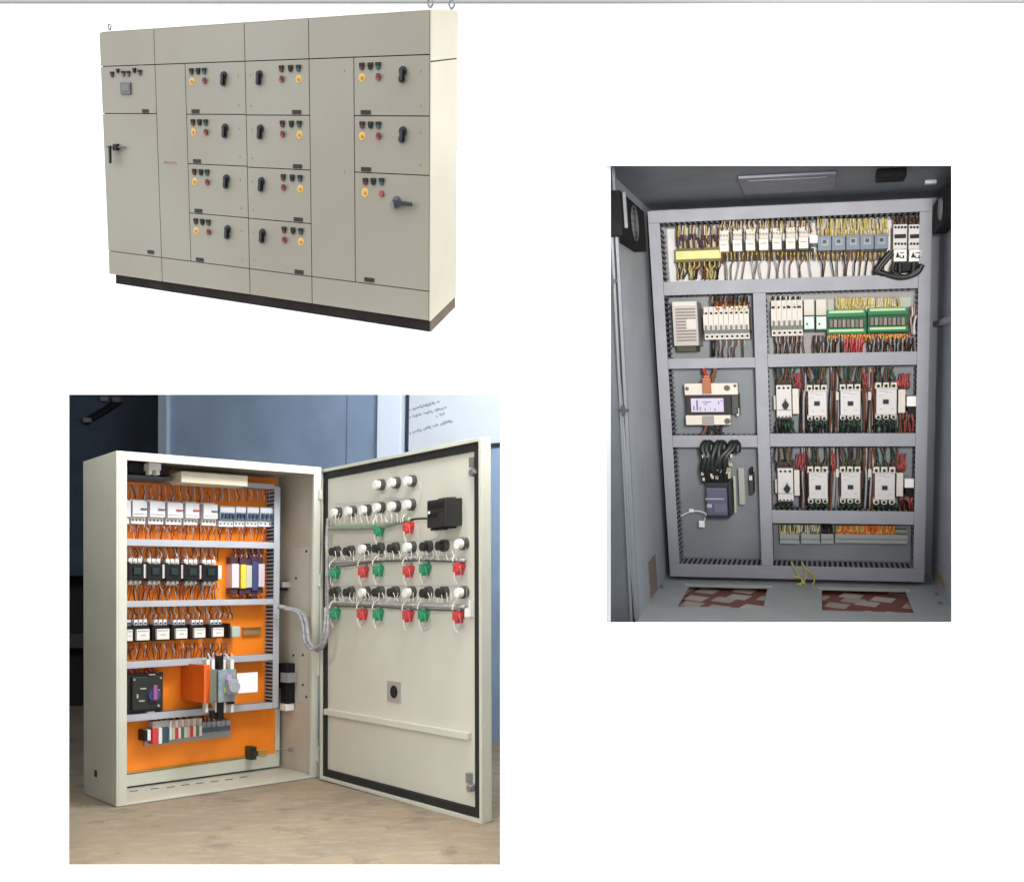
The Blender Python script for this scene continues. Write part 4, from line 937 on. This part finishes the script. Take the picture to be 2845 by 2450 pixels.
for (yt, yc, yb0, yb1, redx) in ((1019, 1068, 1172, 1205, ((2200, 2228), (2400, 2412), (2500, 2530))), (1243, 1298, 1404, 1420, ((2212, 2240), (2312, 2322), (2488, 2520)))):
    for x0, x1 in ((2155, 2205), (2243, 2300), (2332, 2392), (2428, 2492)):
        rw(x0, x1, yc+8, yt, 3, ('blk', 'brn', 'grn'), 16, .0023, seed); rw(x0, x1, yc+8, yc-2, 3, ('olv',), 4, .0026, seed+200); seed += 1
        rw(x0, x1, yb0-4, yb1, 4, ('blk', 'blk', 'grn'), 9, .0026, seed); seed += 1
    for xa_ in (2232, 2312, 2400): rw(xa_-6, xa_+16, yt, yb1, 3, ('blk', 'brn', 'gry'), 12, .0022, seed+300, -.06)
    for x0, x1 in redx: rw(x0, x1, yc+10, yt+18, 3, ('drd', 'drd'), 5, .0022, seed); seed += 1
    for x0 in (2228, 2308, 2402, 2418): rw(x0, x0+10, yt, yb1, 2, ('brn', 'gry', 'blk'), 8, .003, seed, -.05); seed += 1
    rw(2500, 2535, yb0-30, yb1, 4, ('brn', 'blk', 'drd'), 6, .003, seed); seed += 1
for y in (1292, 1062): MB(fc).rb(CR(2490, y-4, 2518, y+10, -.04), wpc, -.04).build('red_boot', mat('red_contact_block', (0, 0, 0)), tC, .004)
# bottom terminal row
gt = mat('terminal_stone_light', (.33, .35, .34), .45)
b0 = cbox(2166, 1505, 2522, 1514, mat('rail_zinc', (0, 0, 0)), 'terminal_strip', None, wpc+.02)
for x0, x1 in ((2166, 2221), (2225, 2278), (2281, 2316), (2320, 2522)):
    r = CR(x0, 1483, x1, 1511, wpc+.055); MB(fc).rb(r, wpc, wpc+.055).build('terminal_block', gt, b0, .002)
    MB(fc).rb(sub(r, .01, .5, .99, .58), wpc+.055, wpc+.056).build('terminal_groove', mat('groove_blue', (.12, .15, .17), .5), b0)
    MB(fc).rb(sub(r, .0, -.40, 1, -.02), wpc, wpc+.03).build('terminal_top', mat('pale_sage', (.32, .34, .22), .5), b0)
rw(2325, 2485, 1486, 1462, 34, ('org', 'yel', 'org'), 3, .0022, 90, wpc+.05); rw(2168, 2276, 1486, 1460, 20, ('yel', 'grn', 'wht'), 3, .0018, 91, wpc+.05); rw(2285, 2316, 1484, 1458, 6, ('blk',), 3, .003, 92, wpc+.05)
# --- lower left : moulded case breaker
b = cbox(1962, 1356, 2022, 1432, mat('slate_blue_plastic', (.095, .105, .16), .4), 'main_breaker', None, .03, bev=.004)
MB(fc).rb(CR(1962, 1334, 2022, 1355, .015), wpc, .015).rb(CR(1960, 1432, 2026, 1441, .0), wpc, .0).rb(CR(2022.5, 1340, 2034, 1434, .0), wpc, .0).build('breaker_casing', mat('charcoal_plastic', (.025, .03, .04), .45), b, .002)
MB(fc).rb(CR(1960, 1384, 2012, 1388, .032), .03, .032).rb(CR(1964, 1400, 1978, 1410, .034), .03, .034).build('breaker_trim', mat('trim_lilac', (.38, .38, .46), .4), b)
MB(fc).rb(CR(1984, 1400, 2020, 1424, .034), .03, .034).build('breaker_toggle_cover', mat('slate_blue_light', (.13, .14, .2), .4), b, .001)
R_ = random.Random(3)
for k, (x0, xt) in enumerate(((1968, 1960), (1992, 1996), (2014, 2034))):
    mb = MB(fc)
    for d_ in (-7, 4):
        pts = [(x0+d_, 1334), (x0+d_-4+R_.uniform(-3, 3), 1300), (x0+d_+R_.uniform(-4, 4), 1270), (xt+d_, 1245), (xt+d_+6, 1230), (xt+d_+12, 1236), (xt+d_+12, 1256)]
        mb.tube(spline([(*fc.uv(x, y, 0), .015+.012*math.sin(i)) for i, (x, y) in enumerate(pts)], 6), .0088, 7)
    mb.build('power_cable', mat('cable_black', (.010, .014, .012), .4), b, smooth=True)
mb = MB(fc)
for k in range(26):
    x = R_.choice((1954, 1966, 1978, 1992, 2004, 2018, 2030))+R_.uniform(-3, 3); y = R_.uniform(1262, 1330); u, v = fc.uv(x, y, .02); mb.box(u-.003, u+.003, v-.005, v+.004, .012, .032)
mb.build('cable_markers', mat('marker_cream', (.5, .48, .36), .5), b)
glassM = mat('green_tint_perspex', (.40, .46, .36), .25)
cbox(2037, 1322, 2047, 1424, glassM, 'perspex_shield', None, -.01, -.016, 0); cbox(2051, 1300, 2071, 1402, mat('pale_stone_shield', (.38, .37, .33), .3), 'perspex_shield', None, -.03, -.036, 0)
b = cbox(2081, 1318, 2094, 1374, mat('control_charcoal', (.05, .05, .045), .4), 'key_switch', None, -.04)
MB(fc).rb(CR(2081, 1322, 2090, 1334, -.03), -.04, -.03).build('switch_tag', mat('tag_white', (.6, .6, .6), .4), b); MB(fc).rb(CR(2082, 1302, 2089, 1317, -.045), wpc, -.045).build('switch_stem', scr, b)
b = cbox(1941, 1447, 1958, 1465, whM, 'white_connector', None, 0, -.03)
MB(fc).tube(spline([(*fc.uv(x, y, 0), -.005) for x, y in ((1891, 1434), (1912, 1424), (1930, 1420), (1948, 1422), (1962, 1430), (1956, 1446))], 6), .0022, 6).build('loose_wire', WC['wht'], b, smooth=True)
MB(fc).rb(CR(1914, 1414, 1927, 1423, .002), -.008, .002).build('wire_clip', whM, b, .001)
# yellow earth wires hanging over the bottom duct
mb = MB(fc)
for pts in ([(2198, 1560), (2215, 1590), (2228, 1612), (2222, 1632), (2236, 1640)], [(2228, 1560), (2240, 1590), (2232, 1618), (2214, 1624), (2230, 1648)], [(2240, 1578), (2262, 1600), (2258, 1625), (2246, 1632)], [(2205, 1600), (2226, 1606), (2238, 1625), (2244, 1634)]):
    mb.tube(spline([(*fc.uv(x, y, .01), .012) for x, y in pts], 6), .0022, 6)
mb.build('earth_wire', mat('earth_yellow', (.52, .46, .10), .5), tC, smooth=True)
# fans, lamp, door bar, stickers
def on_left(x0, y0, x1, y1, t, m, name, par, bev=.002):
    v0_, w0_ = fc.at_u(x0, y0, uL); v1_, w1_ = fc.at_u(x1, y1, uL)
    return MB(fc).box(uL, uL+t, min(v0_, v1_), max(v0_, v1_), min(w0_, w1_), max(w0_, w1_)).build(name, m, par, bev)
fanM = mat('fan_black', (.006, .006, .006), .7, spec=.2)
v0_, w0_ = fc.at_u(1722, 528, uL+.03); v1_, w1_ = fc.at_u(1797, 700, uL+.03)
f1 = MB(fc).box(uL, uL+.03, min(v0_, v1_)-.0, max(v0_, v1_)-.0, min(w0_, w1_), max(w0_, w1_)).build('fan', fanM, tC, .004)
MB(fc).box(uL+.030, uL+.036, v1_+.02, v0_, w0_-.035, w0_-.028).build('fan_edge', lipM, f1)
vm, wm_ = (v0_+v1_)/2, (w0_+w1_)/2; ra = .40*min(abs(v0_-v1_), abs(w0_-w1_))
for k_ in (1, .72, .44):
    MB(fc).tube([(uL+.0315, vm+ra*k_*math.sin(i*math.pi/12), wm_+ra*k_*math.cos(i*math.pi/12)) for i in range(25)], .0022, 6).build('fan_grille', mat('grille_grey', (.10, .105, .11), .4), f1, smooth=True)
v0_, w0_ = fc.at_u(2643, 500, uRr-.03); v1_, w1_ = fc.at_u(2594, 650, uRr-.03)
f2 = MB(fc).box(uRr-.03, uRr, min(v0_, v1_), max(v0_, v1_), min(w0_, w1_), max(w0_, w1_)).build('fan', fanM, tC, .004)
vm, wm_ = (v0_+v1_)/2, (w0_+w1_)/2
mb = MB(fc); n = 20; rr = min(abs(v0_-v1_), abs(w0_-w1_))*.36
p = [fc.pt(uRr-.031, vm+rr*math.sin(2*math.pi*i/n), wm_+rr*math.cos(2*math.pi*i/n)) for i in range(n)]+[fc.pt(uRr-.036, vm+.9*rr*math.sin(2*math.pi*i/n), wm_+.9*rr*math.cos(2*math.pi*i/n)) for i in range(n)]
mb._add(p, [tuple(range(n)), tuple(range(2*n-1, n-1, -1))]+[(i, (i+1) % n, n+(i+1) % n, n+i) for i in range(n)])
mb.build('fan_hub', mat('hub_grey', (.2, .21, .22), .5), f2)
a = fc.at_v(2050, 488, vC); b_ = fc.at_v(2320, 520, vC)
lm_ = MB(fc).box(a[0], b_[0], vC-.008, vC-.0005, min(a[1], b_[1]), max(a[1], b_[1])).build('cabinet_lamp', mat('lamp_grey', (.10, .10, .125), .35), tC, .004)
MB(fc).box(a[0]+.02, b_[0]-.02, vC-.0095, vC-.0082, min(a[1], b_[1])+.02, max(a[1], b_[1])-.02).build('lamp_cover', mat('lamp_cover_grey', (.14, .14, .18), .4), lm_)
a = fc.at_v(2475, 474, vC)
MB(fc).box(a[0]-.03, a[0]+.03, vC-.02, vC-.0005, a[1]-.03, a[1]+.03).build('ceiling_gland', fanM, tC, .01)
a = fc.at_v(2585, 502, vC); MB(fc).box(a[0]-.012, a[0]+.012, vC-.008, vC-.0005, a[1]-.01, a[1]+.01).build('ceiling_screw', mat('screw_pale', (.5, .5, .5), .4), tC)
v0_, w0_ = fc.at_u(2595, 905, uRr); v1_, w1_ = fc.at_u(2645, 905, uRr)
MB(fc).box(uRr-.012, uRr, v0_-.007, v0_+.007, w0_, CD).build('cross_bar', mat('bar_grey', (.38, .38, .38), .4), tC, .002)
on_left(1800, 1562, 1826, 1636, .0015, mat('brown_sticker', (.22, .17, .15), .6), 'sticker', tC, 0)
v0_, w0_ = fc.at_u(2602, 1578, uRr); v1_, w1_ = fc.at_u(2626, 1640, uRr)
MB(fc).box(uRr-.0015, uRr, min(v0_, v1_), max(v0_, v1_), min(w0_, w1_), max(w0_, w1_)).build('sticker', mat('tan_sticker', (.32, .23, .13), .6), tC)
mb = MB(fc)
for x, y in ((2590, 1625), (2603, 1652), (2612, 1676), (1836, 1630), (1838, 1634)):
    u, w = fl(x, y); mb.cyl(u, vF, .006, w-.004, w+.010, 8)
mb.split('floor_bolt', mat('latch_steel', (0, 0, 0)), tC)
# ================================================================== the setting
ww = bpy.data.materials.new('white_page_wall'); ww.use_nodes = True
b = ww.node_tree.nodes['Principled BSDF']; b.inputs['Base Color'].default_value = (.93, .93, .93, 1); b.inputs['Roughness'].default_value = .9; b.inputs['Specular IOR Level'].default_value = .1
def X(px): return (px-CX)/F*YW
def Z(py): return -(py-CY)/F*YW
bx = (X(190.5), X(1389.5)); bz_ = (Z(2402.5), Z(1096.5)); cx_ = (X(1685.5), X(2644.5)); cz = (Z(1728.5), Z(460.5))
xs_ = [-7, bx[0], bx[1], cx_[0], cx_[1], 7]
# strips round the two openings, one closed mesh
def hole_wall():
    P = []; Fc = []; zs = sorted([-5, bz_[0], cz[0], bz_[1], cz[1], 5]); ny = len(zs); nx = len(xs_)
    def hole(i, j):
        xm = (xs_[i]+xs_[i+1])/2; zm = (zs[j]+zs[j+1])/2
        return (bx[0] < xm < bx[1] and bz_[0] < zm < bz_[1]) or (cx_[0] < xm < cx_[1] and cz[0] < zm < cz[1])
    T_ = .006
    for y in (YW, YW+T_):
        for x in xs_:
            for z in zs: P.append((x, y, z))
    N = nx*ny; id_ = lambda i, j, s: s*N+i*ny+j
    edge = {}
    for i in range(nx-1):
        for j in range(ny-1):
            if hole(i, j): continue
            Fc.append((id_(i, j, 0), id_(i+1, j, 0), id_(i+1, j+1, 0), id_(i, j+1, 0))); Fc.append((id_(i, j, 1), id_(i, j+1, 1), id_(i+1, j+1, 1), id_(i+1, j, 1)))
            for (a, b2), inside in ((((i, j), (i+1, j)), j > 0 and not hole(i, j-1)), (((i, j+1), (i+1, j+1)), j+1 < ny-1 and not hole(i, j+1)), (((i, j), (i, j+1)), i > 0 and not hole(i-1, j)), (((i+1, j), (i+1, j+1)), i+1 < nx-1 and not hole(i+1, j))):
                if not inside: Fc.append((id_(*a, 0), id_(*b2, 0), id_(*b2, 1), id_(*a, 1)))
    m = MB(None); m._add([Vector(p) for p in P], Fc); return m
hole_wall().build('white_wall', ww, None, kind='structure')
# added strip along the top, its grey painting a soft shadow band
MB(None).box(-7, 7, YW-.014, YW-.0005, Z(6)*(YW-.014)/YW, 3.2).build('top_shadow_band', mat('shadow_band_grey', (.33, .33, .33), .8), None, kind='structure')
# white floor slab the switchboard stands on
vb0 = -.0375
mb = MB(fa)
mb.box(-.10, WA+.06, vb0-.012, vb0, -DA-.02, .05)
mb.build('white_floor', ww, None, kind='structure')
# --- room behind the lower left opening
conc = mat('concrete_floor', (.30, .262, .19), .75, noise=.22, nscale=1.1, bump=.5, bscale=12, tint=(.235, .205, .155))
nt = conc.node_tree; bs = nt.nodes['Principled BSDF']; tc_ = nt.nodes.new('ShaderNodeTexCoord')
def cn(scale, det, lo, hi, stretch=None):
    n = nt.nodes.new('ShaderNodeTexNoise'); n.inputs['Scale'].default_value = scale; n.inputs['Detail'].default_value = det; n.inputs['Roughness'].default_value = .65
    mp_ = nt.nodes.new('ShaderNodeMapping'); mp_.inputs['Scale'].default_value = stretch or (1, 1, 1); mp_.inputs['Rotation'].default_value = (0, 0, .5)
    nt.links.new(tc_.outputs['Object'], mp_.inputs[0]); nt.links.new(mp_.outputs[0], n.inputs['Vector'])
    r_ = nt.nodes.new('ShaderNodeMapRange'); r_.inputs[1].default_value = lo; r_.inputs[2].default_value = hi; nt.links.new(n.outputs['Fac'], r_.inputs[0]); return r_.outputs[0]
def mixc(fac, a_, b2, k=1.0):
    m = nt.nodes.new('ShaderNodeMix'); m.data_type = 'RGBA'
    for i_, q_ in ((6, a_), (7, b2)):
        if isinstance(q_, tuple): m.inputs[i_].default_value = (*q_, 1)
        else: nt.links.new(q_, m.inputs[i_])
    if k < 1:
        mm = nt.nodes.new('ShaderNodeMath'); mm.operation = 'MULTIPLY'; mm.inputs[1].default_value = k; nt.links.new(fac, mm.inputs[0]); fac = mm.outputs[0]
    nt.links.new(fac, m.inputs[0]); return m.outputs[2]
c_1 = mixc(cn(1.2, 6, .38, .62), (.32, .25, .165), (.235, .195, .142))
c_2 = mixc(cn(6, 8, .48, .68, (1, 2.2, 1)), c_1, (.36, .31, .235), .8)
c_3 = mixc(cn(3.2, 8, .56, .66), c_2, (.16, .135, .105), .7)
c_4 = mixc(cn(45, 3, .55, .7), c_3, (.20, .17, .13), .5)
nt.links.new(c_4, bs.inputs['Base Color'])
n_ = fb.eu.cross(fb.ew); n_.normalize(); o_ = fb.pt(0, -.0015, 0)
def fz(x, y): return o_.z-(n_.x*(x-o_.x)+n_.y*(y-o_.y))/n_.z
mb = MB(None)
XR = .46
cs = [(-6, YW+.02), (XR, YW+.02), (XR, 14), (-6, 14)]
mb.hexa([(x, y, fz(x, y)-d) for x, y in ((-7, YW+.02), (-7, 14), (XR, YW+.02), (XR, 14)) for d in (.05, 0)])
mb.build('concrete_floor', conc, None, kind='structure')
ud = (g1-g2); ud.normalize(); nrm = ud.cross(upv); nrm.normalize()
if nrm.y > 0: nrm = -nrm
fw = Frame(g2, ud, upv, nrm)
LW = (XR-g2.x)/ud.x
blueW = mat('blue_grey_wall_paint', (.25, .34, .47), .6, noise=.12, nscale=1.5)
def wu(px, py=1150): return fw.uv(px, py)[0]
postL = wu(450)
MB(fw).box(postL, LW, -.6, 4.5, -.1, 0).build('back_wall', blueW, None, kind='structure')
tP = MB(fw).box(wu(450), wu(474), -.6, 4.4, .001, .06).build('wall_post', mat('pale_blue_post', (.36, .43, .52), .5), None, .004)
tP['label'] = 'pale blue grey upright post at the dark doorway edge'; tP['category'] = 'post'
tS = MB(fw).box(wu(1062), wu(1127), -.6, 4.4, .001, .09).build('wall_post', mat('pale_column_paint', (.72, .80, .90), .5), None, .006)
tS['label'] = 'wide pale bluish white column left of the whiteboard'; tS['category'] = 'post'
MB(fw).box(wu(964)-.006, wu(964)+.006, -.6, 4.4, .0005, .006).build('wall_seam', mat('seam_blue', (.12, .17, .25), .6), None, kind='structure')
# whiteboard
p0 = fw.uv(1128, 1240, .03); p1 = fw.uv(1390, 1238, .03)
bt = p1[1]
e = thing('whiteboard', fw.pt(p0[0]+.8, bt, .02), 'pale whiteboard with black frame and slanting handwritten lines, on the blue wall', 'whiteboard')
wb1 = p0[0]+.03
MB(fw).box(wb1, LW-.02, bt+.03, bt+2.2, .001, .03).build('board_surface', mat('whiteboard_surface', (.62, .66, .70), .35, noise=.04, nscale=3), e)
fr_ = MB(fw).box(p0[0], wb1-.0005, bt, bt+2.2, .001, .045).box(wb1, LW-.02, bt, bt+.0295, .001, .045).build('board_frame', mat('board_frame_black', (.02, .03, .05), .4), e, .002)
mb = MB(fw); R_ = random.Random(4)
def scrawl(pts0, pts1, gaps=()):
    (xa, ya), (xb, yb) = pts0, pts1; n = int((xb-xa)/4.2)
    word = []
    for k in range(n+1):
        if k in gaps or k == n:
            if len(word) > 1: mb.tube(word, .0036, 4)
            word = []; continue
        x = xa+(xb-xa)*k/n; y = ya+(yb-ya)*k/n; h = R_.choice((4, 5, 8))
        q = [(x, y), (x+.8, y-h), (x+2.4, y-h*.5), (x+3.4, y-R_.uniform(0, 3)), (x+3.9, y-1)]
        if R_.random() < .4: q[2] = (x+2.8, y+3)
        word += [(*fw.uv(a, b_, .031), .031) for a, b_ in q]
_s = []
scrawl((1138, 1141), (1222, 1117), (1, 17)); scrawl((1138, 1162), (1242, 1133), (1, 8, 15)); scrawl((1212, 1158), (1236, 1151), (1,)); scrawl((1138, 1205), (1258, 1171), (1, 8, 14, 19))
mb.split('handwriting', mat('marker_ink', (.16, .22, .30), .6), e)
# dark doorway on the left: far wall painted near-black as unlit depth, black machine, pale bar
q0 = fw.pt(postL, 0, 0)
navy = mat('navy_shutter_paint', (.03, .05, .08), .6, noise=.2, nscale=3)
fz2 = Frame(Vector((-4.5, 13, 0)), Vector((1, 0, 0)), upv, Vector((0, -1, 0)))
MB(fz2).box(-3.0, 4.9, -5.5, 4.5, -.1, 0).build('far_wall', mat('far_wall_shade', (.012, .014, .018), .8), None, kind='structure')
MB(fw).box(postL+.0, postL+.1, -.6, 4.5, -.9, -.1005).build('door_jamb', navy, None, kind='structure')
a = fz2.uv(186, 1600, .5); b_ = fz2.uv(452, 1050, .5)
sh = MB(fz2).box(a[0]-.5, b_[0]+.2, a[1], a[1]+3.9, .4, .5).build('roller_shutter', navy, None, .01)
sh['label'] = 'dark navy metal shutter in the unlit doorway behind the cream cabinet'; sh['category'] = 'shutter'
sp_ = fz2.uv(310, 1150, .55)
t = thing('shutter_bracket', fz2.pt(sp_[0], sp_[1], .55), 'black slanting lever with grey tips on the dark shutter', 'bracket')
P_ = [fz2.uv(x, y, .55) for x, y in ((236, 1172), (290, 1140), (330, 1112))]
MB(fz2).tube([(p[0], p[1], .53) for p in P_], .05, 8).build('lever_arm', blackM, t)
for x, y in ((241, 1167), (288, 1108), (322, 1110)):
    p = fz2.uv(x, y, .6); MB(fz2).box(p[0]-.05, p[0]+.05, p[1]-.03, p[1]+.03, .5, .6).build('lever_tip', mat('tip_grey', (.14, .15, .17), .5), t, .01)
a = fz2.uv(150, 1800, .3); b_ = fz2.uv(240, 1762, .3)
br = MB(fz2).box(a[0]-1, b_[0]+.3, a[1], b_[1], .2, .3).build('floor_rail', mat('rail_dark_grey', (.05, .055, .06), .6), None, .005)
br['label'] = 'grey horizontal rail low in the dark doorway at the far left'; br['category'] = 'rail'
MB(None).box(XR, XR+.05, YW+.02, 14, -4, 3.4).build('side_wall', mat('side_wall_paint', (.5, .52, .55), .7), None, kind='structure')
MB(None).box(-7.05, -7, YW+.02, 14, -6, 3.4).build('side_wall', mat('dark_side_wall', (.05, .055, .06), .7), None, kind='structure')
MB(None).box(-7, XR, YW+.02, 14, 3.4, 3.45).build('ceiling', mat('room_ceiling', (.5, .5, .5), .8), None, kind='structure')
# ------------------------------------------------------------------ light
w = bpy.data.worlds.new('World'); SC.world = w; w.use_nodes = True; nt = w.node_tree; bg = nt.nodes['Background']
tc = nt.nodes.new('ShaderNodeTexCoord'); sx = nt.nodes.new('ShaderNodeSeparateXYZ'); mr = nt.nodes.new('ShaderNodeMapRange')
mr.inputs[1].default_value = -.6; mr.inputs[2].default_value = .8; mr.inputs[3].default_value = LOW; mr.inputs[4].default_value = HIGH
nt.links.new(tc.outputs['Generated'], sx.inputs[0]); nt.links.new(sx.outputs['Z'], mr.inputs[0]); nt.links.new(mr.outputs[0], bg.inputs['Strength'])
bg.inputs['Color'].default_value = (1, 1, 1, 1)
def area(name, loc, aim, sx_, sy_, power, col=(1, 1, 1)):
    l = bpy.data.lights.new(name, 'AREA'); l.shape = 'RECTANGLE'; l.size = sx_; l.size_y = sy_; l.energy = power; l.color = col
    o = bpy.data.objects.new(name, l); COL.objects.link(o); o.location = loc
    o.rotation_euler = (Vector(aim)-Vector(loc)).to_track_quat('-Z', 'Y').to_euler(); return o
pa = fa.pt(WA, .5, -DA/2)
area('side_lamp', (5.2, 3.9, 1.6), pa, 1.2, 2.4, PA, (1, .95, .84))
area('room_lamp', (-.1, 5.35, 1.6), fb.pt(WB*.6, .5, 0), 1.0, 1.4, PB, (1, .98, .95))
area('wall_lamp', (.2, 6.2, 1.2), fw.pt(wu(1290), 1.5, 0), .6, .6, PB2, (.86, .92, 1))
area('left_fill', (-3.2, 5.3, 1.5), fb.pt(0, .4, -DB/2), .8, .8, PL, (1, 1, .98))  # added fill with no visible source, brightens the cabinet's left side
sl = bpy.data.lights.new('flash_lamp', 'SPOT'); sl.energy = PC; sl.spot_size = math.radians(38); sl.spot_blend = 1.0; sl.shadow_soft_size = .25; sl.color = (1, .96, .90)
so_ = bpy.data.objects.new('flash_lamp', sl); COL.objects.link(so_); so_.location = (.45, .2, .35)
so_.rotation_euler = (fc.pt(WC_*.55, .80, wpc)-Vector(so_.location)).to_track_quat('-Z', 'Y').to_euler()
SC.render.engine = 'CYCLES'
try: SC.cycles.max_bounces = 8
except Exception: pass
